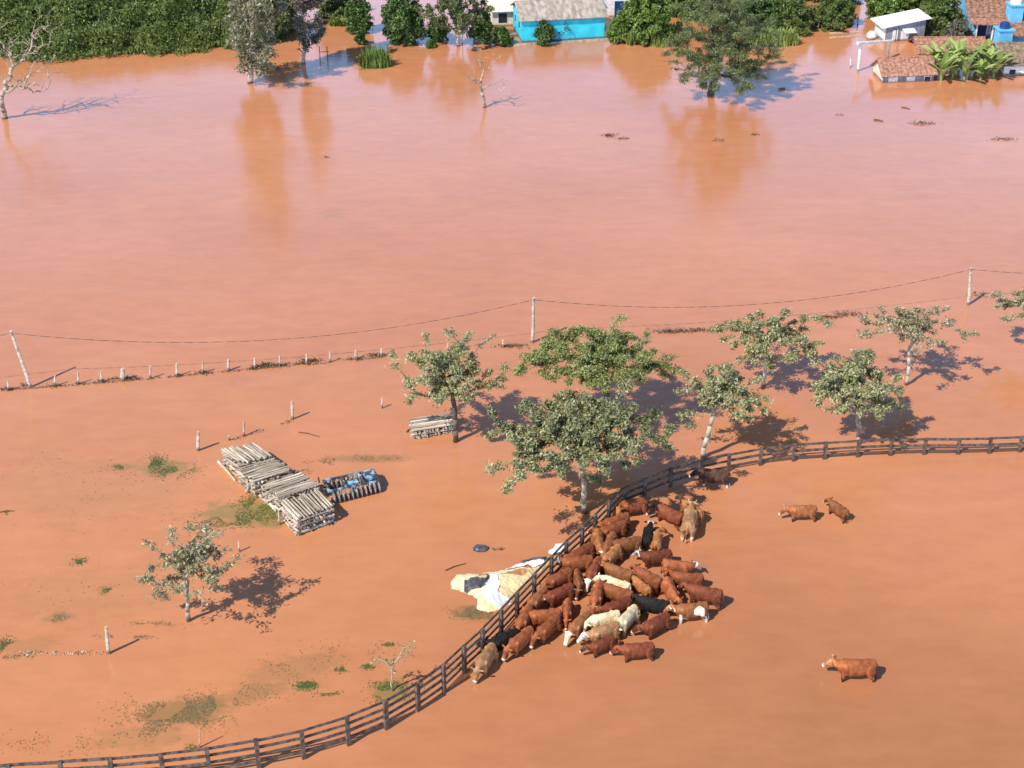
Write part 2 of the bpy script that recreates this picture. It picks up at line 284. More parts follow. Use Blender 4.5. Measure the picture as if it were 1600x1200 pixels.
# poles and cable
def pole(base, top, label):
    B = P(*base); T = PV(B.y, *top) - B; mb = MB()
    mb.tube([-T * .25, Vector((0, 0, 0)), T * .4 + Vector((.02, 0, 0)), T * .75, T], [.11, .1, .095, .085, .075], 9, jit=.05)
    root = empty('cable_pole', B); tag(root, label, 'pole', 'poles carrying the cable'); mb.build('shaft', M['post'], root)
    q = MB(); q.tube([T + Vector((0, 0, -.08)), T + Vector((0, -.14, -.06))], .025, 6); q.build('insulator', M['steel'], root)
    return B + T + Vector((0, -.14, -.06))
a0 = pole((48, 605), (17, 517), 'tall pole leaning left at the left edge, cable at its top')
a1 = pole((832, 535), (834, 465), 'tall upright pale pole behind the wide green acacia')
a2 = pole((1513, 476), (1517, 418), 'tall pale pole at the right edge with a slim shadow')
def cable(pts_pairs):
    V = []; Fc = []; k = 0; s = 0
    org = Vector(a1)
    for (a, b, sag, t0, t1) in pts_pairs:
        L = (b - a).length; n = int(L * (t1 - t0) / .14)
        for j in range(n + 1):
            t = t0 + (t1 - t0) * j / n; p = a.lerp(b, t) - Vector((0, 0, 4 * sag * t * (1 - t))) - org
            ang = (s + t * L) * 4.2; c = Vector((0, math.cos(ang), math.sin(ang))) * .021; d2 = Vector((0, -math.sin(ang), math.cos(ang))) * .003
            V += [p + c + d2, p - c + d2, p - c - d2, p + c - d2]
            if j:
                for q in range(4): Fc.append((k - 4 + q, k - 4 + (q + 1) % 4, k + (q + 1) % 4, k + q))
            k += 4
        s += L
    o = mesh_obj('power_cable', V, Fc, M['wire']); o.location = org; return o
d01 = a1 - a0
tag(cable([(a0 - d01, a0, 1.5, .7, 1), (a0, a1, 1.45, 0, 1), (a1, a2, 1.3, 0, 1), (a2, a2 + (a2 - a1) * .9, 1.0, 0, .5)]), 'dark twisted cable sagging between three poles over the flood', 'cable')

# ------------------------------------------------------------ trees
def branch_tree(tips, fork, base, trunk_r, tipr=.012, bf=.35, seg=3, jit=.06, drop=0):
    nodes = [Vector(base) - Vector((0, 0, 1.0)), Vector(base)]; par = [-1, 0]; plen = [0, 0]
    n = 4
    for j in range(1, n + 1):
        t = j / n; p = Vector(base).lerp(fork, t) + Vector((rng.uniform(-1, 1), rng.uniform(-1, 1), 0)) * jit * (1.4 if j < n else 0)
        nodes.append(p); par.append(len(nodes) - 2); plen.append(0)
    first = len(nodes) - 1; ends = []
    tips = sorted(tips, key=lambda t: (t - fork).length)
    for t in tips:
        best = min(range(first, len(nodes)), key=lambda i: (nodes[i] - t).length + bf * plen[i])
        a = nodes[best]; L = (t - a).length; cur = best
        for j in range(1, seg + 1):
            u = j / seg; p = a.lerp(t, u)
            if j < seg: p = p + Vector((rng.uniform(-1, 1), rng.uniform(-1, 1), rng.uniform(-1, 1))) * L * .08 + Vector((0, 0, 1)) * L * (.10 - drop) * math.sin(math.pi * u)
            nodes.append(p); par.append(cur); plen.append(plen[cur] + L / seg); cur = len(nodes) - 1
        ends.append(cur)
    acc = [0.0] * len(nodes); ex = 2.1
    for e in ends: acc[e] += tipr ** ex
    for i in range(len(nodes) - 1, 0, -1):
        acc[i] = max(acc[i], tipr ** ex); acc[par[i]] += acc[i]
    rad = [a ** (1 / ex) for a in acc]; k = trunk_r / rad[first]
    rad = [max(tipr * .8, r * (k if r > tipr * 3 else 1 + (k - 1) * (r / (tipr * 3)))) for r in rad]
    rad[0] = rad[1] = trunk_r * 1.25
    mb = MB()
    for i in range(1, len(nodes)):
        if i <= first: ra, rb = (trunk_r * (1.25 - .25 * (i - 1) / first), trunk_r * (1.25 - .25 * i / first))
        else: ra, rb = (min(rad[par[i]], rad[i] * 1.5), rad[i])
        mb.tube([nodes[par[i]], nodes[i]], [ra, rb], 7 if ra > .06 else 4, cap=(ra > .05))
    return mb, nodes, ends
def crown_tips(c, rx, ry, rz, n, irr=.25, low=-.7, hollow=2.2):
    out = []; ph = rng.uniform(0, 6.28); ph2 = rng.uniform(0, 6.28)
    while len(out) < n:
        v = Vector((rng.gauss(0, 1), rng.gauss(0, 1), rng.gauss(0, 1))).normalized() * rng.random() ** (1 / hollow)
        th = math.atan2(v.y, v.x); k = 1 + irr * .35 * math.sin(2 * th + ph) + irr * .6 * math.sin(5 * th + ph2) + rng.uniform(-irr, irr) * .5
        if v.z < low: continue
        # umbrella: droop outwards
        out.append(c + Vector((v.x * rx * k, v.y * ry * k, v.z * rz - (v.x ** 2 + v.y ** 2) * rz * .35)))
    return out
def tree(name, label, base, cc, W, flat=.35, depth=1.0, ntips=60, per=70, lsize=.24, spread=.38, lm='leaf', bm='bark', tr=.11, forkf=.55, cat='tree', group=None, irr=.25, aspect=.45, rzabs=None, low=-.7, zsp=.55, up=.5, trunkname='trunk', dropy=0, hollow=2.2, extra=None, bf=.35):
    B = P(*base); root = empty(name, B); tag(root, label, cat, group)
    c = PV(B.y + dropy, *cc); s = scale_at(c); rx = W / 2 / s; rz = rzabs or rx * flat
    cl = c - B; tips = crown_tips(cl, rx - spread * .5, (rx - spread * .5) * depth, rz, ntips, irr, low, hollow)
    if extra: tips += [PV(B.y + rng.uniform(-.6, .6), *e) - B for e in extra]
    fork = Vector((cl.x * .45, cl.y * .4, max(.5, (cl.z - rz * .6) * forkf)))
    mb, nodes, ends = branch_tree(tips, fork, (0, 0, 0), tr, bf=bf)
    mb.build(trunkname, M[bm], root, smooth=True)
    cs = []
    for e in ends:
        k = int(per * (1.45 if group == pg else 1) * rng.uniform(.45, 1.5)); p = np.array(nodes[e]); sp = spread * rng.uniform(.7, 1.25)
        u = nr.random((k, 1)) ** .8; a0_, a1_ = np.array(nodes[e - 2]), np.array(nodes[e - 1])
        ln_ = max(np.linalg.norm(p - a0_), .01); a0_ = p + (a0_ - p) * min(1, 1.3 / ln_); ph_ = np.where(u < .5, a0_ + (a1_ - a0_) * u * 2 if ln_ < 1.3 else a0_ + (p - a0_) * u, a1_ + (p - a1_) * (u - .5) * 2 if ln_ < 1.3 else a0_ + (p - a0_) * u)
        q = nr.normal(size=(k, 3)) * np.array([sp, sp, sp * zsp]) * (.42 - .12 * u)
        cs.append(ph_ + q)
    cs = np.concatenate(cs)
    nb = (cs - np.array(cl)) / max(rx, 1) * .35
    leaf_obj('crown', leaves(cs, nb, lsize * (.84 if group == pg else 1), aspect, up), M[lm], root)
    return root
pg = 'small trees standing in the flooded pasture'
tree('pasture_tree', 'small sparse grey leaved tree alone at lower left', (295, 970), (297, 876), 165, .42, ntips=80, per=34, lsize=.22, spread=.36, lm='leaf2', tr=.085, forkf=.8, group=pg, irr=.4, extra=[(222, 905), (268, 825), (376, 868), (345, 833), (228, 845), (262, 935), (240, 925)])
tree('pasture_tree', 'open crowned green tree rising behind the small log stack', (712, 690), (700, 575), 172, .5, ntips=130, per=66, lsize=.2, spread=.34, lm='leaf', bm='darkbark', tr=.12, forkf=.8, group=pg, irr=.35, extra=[(612, 548), (664, 520), (697, 516), (735, 520), (774, 524), (610, 570), (640, 630), (683, 632), (740, 625), (786, 605), (645, 620), (790, 570)])
tree('pasture_tree', 'largest dense grey green tree beside the fence bend', (914, 801), (902, 670), 285, .28, depth=.85, ntips=240, per=135, lsize=.21, spread=.36, lm='leafB', tr=.13, forkf=.62, group=pg, irr=.5, extra=[(765, 640), (775, 660), (830, 730), (845, 738), (1035, 690), (1045, 700), (985, 590), (940, 752), (925, 748)])
tree('acacia_tree', 'wide flat fine leaved green acacia below the middle pole', (952, 668), (930, 551), 236, .24, depth=.85, zsp=.4, ntips=230, per=140, lsize=.17, spread=.42, lm='acacia', bm='darkbark', tr=.16, forkf=.7, group=pg, irr=.2, aspect=.4, extra=[(965, 500), (975, 497), (1010, 520), (1045, 585), (1068, 582), (1040, 590)])
tree('pasture_tree', 'forked pale trunked tree standing right at the fence corner', (1098, 716), (1132, 610), 145, .42, ntips=80, per=48, lsize=.24, spread=.36, lm='leaf', bm='palebark', tr=.11, forkf=.75, group=pg, irr=.4, extra=[(1068, 580), (1140, 568), (1205, 628), (1190, 590), (1055, 612), (1110, 572), (1060, 648)])
tree('pasture_tree', 'broad topped tree on a slanting trunk below the right cable span', (1192, 603), (1203, 524), 185, .36, ntips=115, per=58, lsize=.22, spread=.35, lm='leaf', bm='palebark', tr=.1, forkf=.8, group=pg, irr=.3, extra=[(1120, 518), (1228, 487), (1295, 508), (1285, 500), (1130, 530)])
tree('pasture_tree', 'compact rounded green tree just behind the straight right fence', (1343, 692), (1336, 598), 160, .5, ntips=130, per=72, lsize=.22, spread=.35, lm='leaf', tr=.12, forkf=.65, group=pg, irr=.25, extra=[(1268, 568), (1275, 610), (1290, 640), (1420, 640), (1410, 610), (1330, 552), (1345, 548)])
tree('pasture_tree', 'sparse pale tree with bare forked trunk at the right', (1416, 601), (1422, 508), 155, .36, ntips=80, per=36, lsize=.22, spread=.34, lm='leaf2', bm='palebark', tr=.09, forkf=.75, group=pg, irr=.4, extra=[(1352, 495), (1375, 480), (1400, 483), (1462, 480), (1482, 482), (1495, 515), (1490, 500)])
tree('pasture_tree', 'grey feathery tree cut by the right edge', (1625, 545), (1612, 478), 115, .5, ntips=60, per=70, lsize=.2, spread=.33, lm='leaf2', tr=.09, forkf=.7, group=pg, irr=.3, extra=[(1550, 462), (1562, 455), (1558, 480), (1575, 500), (1565, 470)])
tree('sapling', 'thin nearly bare sapling with one leafy twig behind the fence', (613, 1080), (620, 1030), 60, .5, ntips=7, per=11, lsize=.13, spread=.16, lm='leaf', bm='palebark', tr=.035, forkf=1.0, extra=[(645, 1000), (640, 1008), (648, 1012), (642, 1018), (580, 1035), (590, 1030)], cat='sapling')

# far trees
fg = 'trees along the far bank'
tree('eucalyptus_tree', 'tall pale trunked eucalyptus standing in water beside the thicket', (391, 130), (393, -18), 118, ntips=150, per=80, lsize=.3, spread=.6, lm='euc', bm='palebark', tr=.2, forkf=1.0, rzabs=7.6, group=fg, irr=.3, low=-.95, zsp=1.0, up=.2, extra=[(380, 85), (405, 88), (395, 95), (420, 80), (372, 72)])
tree('eucalyptus_tree', 'purplish grey eucalyptus on a thin white trunk in open water', (474, 100), (482, -8), 66, ntips=60, per=95, lsize=.28, spread=.5, lm='purp', bm='palebark', tr=.15, forkf=1.0, rzabs=5.0, group=fg, irr=.3, low=-.95, zsp=1.0, up=.2, extra=[(470, 55), (495, 58)])
tree('casuarina_tree', 'large feathery olive tree casting a round blue shadow on water', (1110, 147), (1130, 42), 182, ntips=280, per=165, lsize=.28, spread=.6, lm='oak', bm='darkbark', tr=.26, forkf=.6, rzabs=4.8, group=fg, irr=.5, low=-.98, zsp=.4, up=.2, aspect=.2, hollow=2.0, extra=[(1085, 118), (1095, 125), (1140, 120), (1165, 112), (1195, 95), (1205, 88), (1185, 100), (1060, 80), (1150, 110)])
tree('round_tree', 'dense round dark green tree left of the satellite dish', (630, 66), (630, 25), 72, ntips=230, per=120, lsize=.3, spread=.55, lm='dense', bm='darkbark', tr=.15, forkf=.5, rzabs=2.6, group=fg, irr=.15, low=-.95, zsp=.9)
tree('spreading_tree', 'olive spreading tree with bare lower limbs behind the satellite dish', (716, 72), (712, 12), 120, ntips=110, per=80, lsize=.28, spread=.5, lm='oak', bm='palebark', tr=.14, forkf=.5, rzabs=2.4, group=fg, irr=.3, zsp=.7)
for k, (b, c, W, rz, lm, lab) in enumerate([
    ((782, 70), (784, 55), 36, .8, 'dense', 'low dark bush left of the turquoise house'),
    ((852, 68), (852, 50), 38, 1.0, 'dense', 'dark green tree in front of the turquoise wall'),
    ((563, 70), (563, 60), 22, .6, 'dense', 'small round bush at the foot of the far utility pole'),
    ((672, 73), (674, 69), 18, .3, 'dense', 'tiny dark bush nearly under water right of the round tree'),
    ((1010, 62), (1012, 22), 100, 2.6, 'bright', 'glossy green spreading tree right of the turquoise house'),
    ((968, 66), (968, 45), 40, 1.3, 'bright', 'green bush touching the right end of the turquoise house'),
    ((1180, 45), (1180, 8), 100, 2.6, 'dense', 'dark green tree behind the feathery olive tree'),
    ((1235, 48), (1232, 25), 80, 2.0, 'thicket', 'round green tree behind the pale reeds'),
    ((1300, 40), (1300, 18), 84, 1.8, 'thicket', 'rounded green tree behind the far wire fence'),
    ((1385, 30), (1385, 8), 70, 1.8, 'bright', 'green tree left of the white roofed shed'),
    ((1462, 50), (1468, 22), 74, 2.4, 'thicket', 'green tree between white roofed shed and blue house'),
    ((1500, 66), (1498, 48), 50, 1.0, 'purp', 'bare greyish shrub beside the blue house'),
    ((560, 50), (560, 22), 44, 1.9, 'dense', 'narrow dark tree behind the far utility pole'),
    ((700, 62), (684, 45), 40, 1.0, 'dense', 'dark bush under the spreading olive tree'),
    ((760, 66), (752, 40), 44, 1.3, 'dense', 'dark tree close to the right of the satellite dish'),
    ((1420, 20), (1430, -10), 90, 2.6, 'bright', 'tree behind the white roofed shed at the top edge'),
    ((1090, 20), (1090, -15), 120, 3, 'dense', 'dark tree at the top edge behind the feathery olive tree'),
    ((520, 24), (520, -6), 70, 2.4, 'oak', 'olive tree at the top edge right of the purplish eucalyptus'),
    ((430, 62), (428, 20), 56, 2.6, 'oak', 'olive brown tree between the two eucalyptus'),
    ((452, 48), (450, 8), 40, 2.6, 'euc', 'grey tree behind the purplish eucalyptus'),
    ((1300, -5), (1300, -25), 110, 2.2, 'dense', 'tree on the top edge above the far wire fence')]):
    n = max(16, int(W * rz * 1.5)); tree('far_bush' if rz < 1.4 else 'far_tree', lab, b, c, W, ntips=n, per=95, lsize=.28, spread=.42 if rz > .7 else .3, lm=lm, bm='darkbark', tr=.1, forkf=.5, rzabs=rz, group=fg, irr=.18, low=-.9, zsp=.8, cat='bush' if rz < 1.4 else 'tree')
tree('bare_shrub', 'pale nearly leafless shrub in front of the turquoise wall', (886, 62), (883, 42), 30, ntips=26, per=9, lsize=.2, spread=.3, lm='debris', bm='palebark', tr=.04, forkf=.5, rzabs=.8, group=fg, cat='shrub')
def dead_tree(label, base, tips, r, seg=4, twig=2):
    B = P(*base); root = empty('dead_tree', B); tag(root, label, 'dead tree', 'leafless dead trees')
    T = [PV(B.y, *t) - B for t in tips]; T = [Vector((t.x, t.y + rng.uniform(-.35, .35) * t.length * .6, t.z)) for t in T]
    ext = []
    for t in T:
        for _ in range(twig): ext.append(t * rng.uniform(.6, .95) + Vector((rng.uniform(-.7, .7), rng.uniform(-.7, .7), rng.uniform(.1, .7))))
    mb, n_, e_ = branch_tree(T + ext, Vector((0, 0, .55)), (0, 0, 0), r, tipr=.016, bf=.25, seg=seg, jit=.05)
    mb.build('trunk', M['deadwood'], root, smooth=True)
dead_tree('large bare dead tree with many limbs at the upper left edge', (8, 185), [(90, 8), (80, 35), (62, 45), (50, 75), (38, 50), (100, 118), (72, 142), (68, 108), (20, 60), (5, 20), (-20, 40), (-40, 80), (25, 100), (45, 105), (85, 95), (-30, 110), (12, 85), (58, 130), (75, 60), (30, 130), (-10, 10), (55, 20), (92, 45), (82, 88)], .2, twig=10)
dead_tree('small bare dead tree alone in open water at upper middle', (757, 168), [(752, 82), (773, 85), (735, 95), (732, 108), (742, 118), (785, 118), (778, 132), (765, 100), (748, 95), (740, 125), (788, 134)], .11, twig=3)

# far thicket: a wood that reads as one mass
def thicket():
    cs = []; nb = []
    edge = [(-40, 96), (0, 93), (100, 90), (180, 86), (230, 80), (300, 76), (370, 74), (420, 72)]
    def ey(x):
        for (x0, y0), (x1, y1) in zip(edge, edge[1:]):
            if x <= x1: return y0 + (y1 - y0) * (x - x0) / (x1 - x0)
        return 72
    blobs = []
    for row in range(7):
        for j in range(34):
            px = -60 + j * 15 + rng.uniform(-8, 8); p = P(px, ey(px)); p.y += row * 2.4 + rng.uniform(-.8, .8) + 1.2
            p.x *= (p.y / P(px, ey(px)).y)
            if px > 400 + row * 2: continue
            h = [1.5, 2.4, 3.2, 3.8, 4.3, 4.7, 5.0][row] + rng.uniform(-.9, 1.1); r = rng.uniform(1.0, 2.3)
            blobs.append((p, h, r))
    for p, h, r in blobs:
        k = int(620 * (r / 1.5) ** 2)
        v = nr.normal(size=(k, 3)); v /= np.linalg.norm(v, axis=1)[:, None]; v[:, 2] = np.abs(v[:, 2]) * 1.3 - .45
        rr = nr.uniform(.72, 1.1, (k, 1)) * (1 + .22 * np.sin(v[:, :1] * 6 + p.x) * np.sin(v[:, 1:2] * 5 + p.y))
        c = v * rr * np.array([r, r, r * .95]); c[:, 2] += h - r * .9; c += np.array([p.x, p.y, 0]); c[:, 2] = np.maximum(c[:, 2], nr.uniform(.02, .5, k))
        cs.append(c); nb.append(v * .5)
        k2 = 110; c2 = nr.uniform(-1, 1, (k2, 3)) * np.array([r * .8, r * .8, h / 2 * .9]); c2[:, 2] += h / 2; cs.append(c2 + np.array([p.x, p.y, 0])); nb.append(np.zeros((k2, 3)))
    cs = np.concatenate(cs); nb = np.concatenate(nb); o0 = np.array([-38, 128, 0.])
    o = leaf_obj('thicket', leaves(cs - o0, nb, .27, .55, .12), M['thicket']); o.location = o0
    tag(o, 'dense green thicket filling the upper left bank', 'thicket', kind='stuff')
thicket()

# reeds, bananas
def blades(c, rx, ry, n, h, w=.05, lean=.4, fan=False):
    V = np.zeros((n * 2, 4, 3)); k = 0
    for j in range(n):
        x, y = rng.uniform(-1, 1), rng.uniform(-1, 1)
        if x * x + y * y > 1: x *= .6; y *= .6
        b = Vector((c[0] + x * rx, c[1] + y * ry, c[2])); a = rng.uniform(0, 6.28); hh = h * rng.uniform(.6, 1.2) * (1 - .35 * (x * x + y * y)); ln = rng.uniform(.05, lean) * hh
        d = Vector((math.cos(a), math.sin(a), 0)); e = Vector((-d.y, d.x, 0)) * w * rng.uniform(.6, 1.3)
        m = b + d * ln * .4 + Vector((0, 0, hh * .6)); t = b + d * ln + Vector((0, 0, hh))
        V[k] = [b - e * .6, b + e * .6, m + e, m - e]; V[k + 1] = [m - e, m + e, t + e * .15, t - e * .15]; k += 2
    return V.reshape(-1, 3)
def clump(name, label, base, rx, ry, n, h, lm, w=.05, lean=.5, cat='plant', group=None):
    B = P(*base); o = leaf_obj(name, blades((0, 0, -.1), rx, ry, n, h, w, lean), M[lm]); o.location = B; tag(o, label, cat, group); return o
clump('reed_clump', 'upright green reed clump standing alone in the far water', (586, 103), 1.35, .9, 700, 1.7, 'bright', .045, .45, 'reeds')
clump('reed_clump', 'tall yellow green reeds right of the feathery olive tree', (1212, 69), 2.0, .9, 900, 1.5, 'yellow', .05, .6, 'reeds')
clump('reed_clump', 'bright pale reeds directly behind the feathery olive tree', (1175, 72), .8, .6, 300, 1.5, 'yellow', .05, .6, 'reeds')
clump('reed_clump', 'pale straw coloured reeds at the left side of the olive tree', (1030, 72), .9, .5, 160, 1.1, 'yellow', .04, .8, 'reeds')
clump('yucca_plant', 'spiky yellow green plant under the glossy spreading tree', (985, 70), .35, .3, 90, 1.6, 'yellow', .07, 1.1, 'plant')
clump('yucca_plant', 'spiky yellow plant high behind the pale reeds', (1212, 40), .4, .3, 80, 1.3, 'yellow', .09, 1.0, 'plant')
clump('yucca_plant', 'bright spiky plant at the top between purplish eucalyptus and utility pole', (527, 40), .8, .4, 110, .9, 'bright', .08, .9, 'plant')
def banana_mesh(h):
    mb = MB(); mb.tube([(0, 0, -.8), (0, 0, h * .15), (.03, 0, h * .3)], [.11, .1, .06], 7); stem = mb
    lf = MB(); n = 11
    for k in range(n):
        a = k * 2.4 + rng.uniform(-.3, .3); el = rng.uniform(.85, 1.5); L = h * rng.uniform(.65, .95); W = .23 * rng.uniform(.8, 1.2)
        d = Vector((math.cos(a), math.sin(a), 0)); e = Vector((-d.y, d.x, 0)); pts = []; p = Vector((.03, 0, h * .12)); ang = el; V = []
        for j in range(8):
            t = j / 7; wv = W * math.sin(math.pi * min(1, t * .92 + .08)) ** .6 + .01
            up = Vector((-math.sin(ang) * d.x, -math.sin(ang) * d.y, math.cos(ang)))
            V += [p + e * wv + up * wv * .35 + Vector((0, 0, rng.uniform(-.02, .02))), p, p - e * wv + up * wv * .35 + Vector((0, 0, rng.uniform(-.02, .02)))]
            p = p + (d * math.cos(ang) + Vector((0, 0, math.sin(ang)))) * L / 7; ang -= .15 * rng.uniform(.6, 1.5)
        lf.add(V, [f for j in range(7) for f in ((j * 3, j * 3 + 1, j * 3 + 4, j * 3 + 3), (j * 3 + 1, j * 3 + 2, j * 3 + 5, j * 3 + 4))])
    return stem, lf
bms = []
for k in range(3):
    s_, l_ = banana_mesh(2.4); root = empty('banana_plant', (0, 0, 0)); a = s_.build('stem', M['banana'], root); b = l_.build('foliage', M['banana'], root); bms.append((root, a, b))
bp = [(1452, 118), (1463, 108), (1470, 126), (1478, 114), (1488, 122), (1498, 110), (1506, 126), (1515, 118), (1525, 108), (1532, 125), (1542, 115), (1552, 122), (1560, 112), (1490, 100), (1540, 102)]
for k, (x, y) in enumerate(bp):
    r, a, b = bms[k % 3]
    if k >= 3:
        r2 = r.copy(); C.collection.objects.link(r2)
        for ch in (a, b): c = ch.copy(); C.collection.objects.link(c); c.parent = r2
        r = r2
    r.location = P(x, y); r.rotation_euler = (0, 0, rng.uniform(0, 6)); sc = rng.uniform(.85, 1.2); r.scale = (sc, sc, sc)
    tag(r, 'leafy banana plant in the clump right of the small tiled shed', 'banana plant', 'banana plants beside the small tiled shed')

# ------------------------------------------------------------ buildings
def frame_of(a, b):                       # axis along the front base line
    A = P(*a); B = P(*b); d = B - A; return A, d.length, math.atan2(d.y, d.x)
def wavy_roof(mb, p0, u, v, nu, nv, amp=.03, th=.06, i=0):
    """tiled slab: p0 corner, u along the ridge, v down the slope"""
    n = u.cross(v).normalized()
    if n.z < 0: n = -n
    V = []
    for a in range(nu + 1):
        for b in range(nv + 1):
            V.append(p0 + u * a / nu + v * b / nv + n * (amp * (a % 2) + amp * .6 * (b % 2)))
    Fc = [(a * (nv + 1) + b, (a + 1) * (nv + 1) + b, (a + 1) * (nv + 1) + b + 1, a * (nv + 1) + b + 1) for a in range(nu) for b in range(nv)]
    k = len(V); V += [p - n * th for p in (V[0], V[nu * (nv + 1)], V[nu * (nv + 1) + nv], V[nv])]
    c = [0, nu * (nv + 1), nu * (nv + 1) + nv, nv]; Fc.append((k, k + 3, k + 2, k + 1))
    for q in range(4): Fc.append((c[q], k + q, k + (q + 1) % 4, c[(q + 1) % 4]))
    mb.add(V, Fc, i)
def gable_house(name, label, a, b, depth, wall, rise, wm, rm, over=.35, cat='house', amp=.03, windows=(), group=None, below=1.5, gm=None, tiles=.28):
    A, L, ang = frame_of(a, b); root = empty(name, A, ang); tag(root, label, cat, group)
    # local: x along the front, y back, z up
    mb = MB(); z0 = -below; V = [(0, 0, z0), (L, 0, z0), (L, depth, z0), (0, depth, z0), (0, 0, wall), (L, 0, wall), (L, depth, wall), (0, depth, wall), (0, depth / 2, wall + rise), (L, depth / 2, wall + rise)]
    mb.add(V, [(0, 1, 5, 4), (2, 3, 7, 6)], 0); mb.add(V, [(1, 2, 6, 9, 5), (3, 0, 4, 8, 7)], 1 if gm else 0)
    mb.build('wall', [M[wm], M[gm or wm]], root)
    rf = MB(); sl = rise / (depth / 2); o = over; lift = .08
    u = Vector((L + 2 * o, 0, 0)); nu = max(4, int(u.x / tiles)); 
    for s in (-1, 1):
        top = Vector((-o, depth / 2, wall + rise + lift)); v = Vector((0, s * (depth / 2 + o), -sl * (depth / 2 + o))); nv = max(3, int(v.length / .4)); wavy_roof(rf, top, u, v, nu, nv, amp)
    ro = rf.build('roof', M[rm], root)
    rc = MB(); rc.tube([(-o, depth / 2, wall + rise + lift + .02), (L + o, depth / 2, wall + rise + lift + .02)], .07, 6); rc.build('ridge_cap', M[rm], ro)
    for (face, t, zc, ww, hh, nm, mt) in windows:
        wd = MB(); fr = MB(); th = .04
        if face == 'f': c = (t * L, -.01, zc); d = (ww, th, hh); d2 = (ww + .12, th * .5, hh + .12); c2 = (t * L, -.004, zc)
        else: c = (-.01, t * depth, zc); d = (th, ww, hh); d2 = (th * .5, ww + .12, hh + .12); c2 = (-.004, t * depth, zc)
        fr.box(c2, d2); wd.box(c, d); f_ = wd.build(nm, M[mt], root); fr.build('frame', M['white'], f_)
    return root, L
gable_house('turquoise_house', 'turquoise house with grey fibre cement roof at the water edge', (816, 67), (944, 60), 4.6, 2.05, .95, 'cyan', 'fibro', windows=[('l', .3, 1.3, .5, .7, 'window', 'dark'), ('l', .7, 1.3, .4, .6, 'window', 'dark')], amp=.02, over=.3)
q = MB(); A, L, ang = frame_of((800, 69), (958, 59)); q.box((L / 2, -.55, .0), (L, .22, .32)); o = q.build('low_wall', M['fibro']); o.location = A; o.rotation_euler = (0, 0, ang); tag(o, 'low muddy kerb wall along the foot of the turquoise house', 'wall')
gable_house('pale_roofed_house', 'cream roofed house partly cut off behind the turquoise house', (770, 42), (822, 40), 7, 1.5, 1.1, 'cream', 'creamroof', windows=[('f', .3, .8, .8, .9, 'window', 'dark'), ('f', .75, .8, .9, 1.3, 'door', 'dark')], amp=.015)
gable_house('pale_roofed_house', 'pale sheet roofed building behind the right half of the turquoise roof', (858, 30), (935, 28), 6, 1.6, .8, 'cream', 'fibro', amp=.015, windows=[('f', .5, .8, .8, .8, 'window', 'dark')])
q = MB(); q.box((0, 0, .7), (2.6, 2.2, 2.8)); o = q.build('white_hut', M['white']); e = empty('white_hut', P(962, 22)); o.parent = e; o.name = 'wall'; q = MB(); q.box((0, 0, 2.15), (3, 2.6, .09)); q.build('roof', M['creamroof'], e); q = MB(); q.box((.2, -1.12, .8), (.8, .05, 1.5)); q.build('door', M['navy'], e); tag(e, 'small white hut with dark blue door behind the glossy tree', 'hut')
gable_house('tiled_shed', 'half drowned small shed with orange tiled roof and pale gable', (1379, 130), (1458, 127), 2.6, .7, .9, 'greywall', 'tile', over=.25, gm='cream', cat='shed', windows=[('f', .2, .25, .7, .35, 'shutter', 'white'), ('f', .55, .25, .6, .35, 'shutter', 'white'), ('f', .88, .22, .5, .4, 'opening', 'dark')], tiles=.2)
gable_house('drowned_roof', 'long tiled roof of a nearly drowned building behind the bananas', (1438, 84), (1538, 84), 3.2, .15, .75, 'cream', 'tile', cat='building', tiles=.22)
gable_house('brown_roofed_house', 'low house with brown tiled roof and white wall at right edge', (1567, 118), (1660, 117), 4.5, 1.0, 1.0, 'white', 'tilebrown', tiles=.22, windows=[('f', .15, .3, .5, .4, 'opening', 'dark')])
def grey_shed():
    A, L, ang = frame_of((1382, 66), (1443, 62)); root = empty('grey_shed', A, ang); tag(root, 'grey boarded shed with flat white tin roof', 'shed')
    D = 2.3; mb = MB(); V = [(0, 0, -1), (L, 0, -1), (L, D, -1), (0, D, -1), (0, 0, 1.38), (L, 0, 1.85), (L, D, 1.9), (0, D, 1.43)]
    mb.add(V, [(0, 1, 5, 4), (1, 2, 6, 5), (2, 3, 7, 6)], 0); mb.add(V, [(3, 0, 4, 7)], 1); mb.add(V, [(4, 5, 6, 7)], 0); mb.build('wall', [M['greywall'], M['white']], root)
    rf = MB(); wavy_roof(rf, Vector((-.45, D + .3, 1.42)), Vector((L + .85, 0, .142 * (L + .85))), Vector((0, -D - .55, -.05)), 30, 2, .015, .06); rf.build('roof', M['tin'], root)
    d = MB(); d.box((L * .5, -.03, .1), (.75, .05, 1.6)); d.build('door', M['white'], root)
    a = MB(); a.box((L * .56, -.4, 1.02), (1.1, .75, .05), mtx=Matrix.Rotation(.25, 3, 'X')); a.build('awning', M['tin'], root)
    a = MB(); a.box((L * .3, -.02, .4), (.09, .05, 1.5)); a.box((L * .22, -.02, .4), (.3, .03, 1.3)); a.build('panel', M['white'], root)
    t = MB(); t.ell((-.75, 1.2, .25), (.45, .45, .5), 12); o = t.build('round_tank', M['white'], smooth=True); o.matrix_world = root.matrix_basis; tag(o, 'pale round tank beside the grey shed', 'tank')
grey_shed()
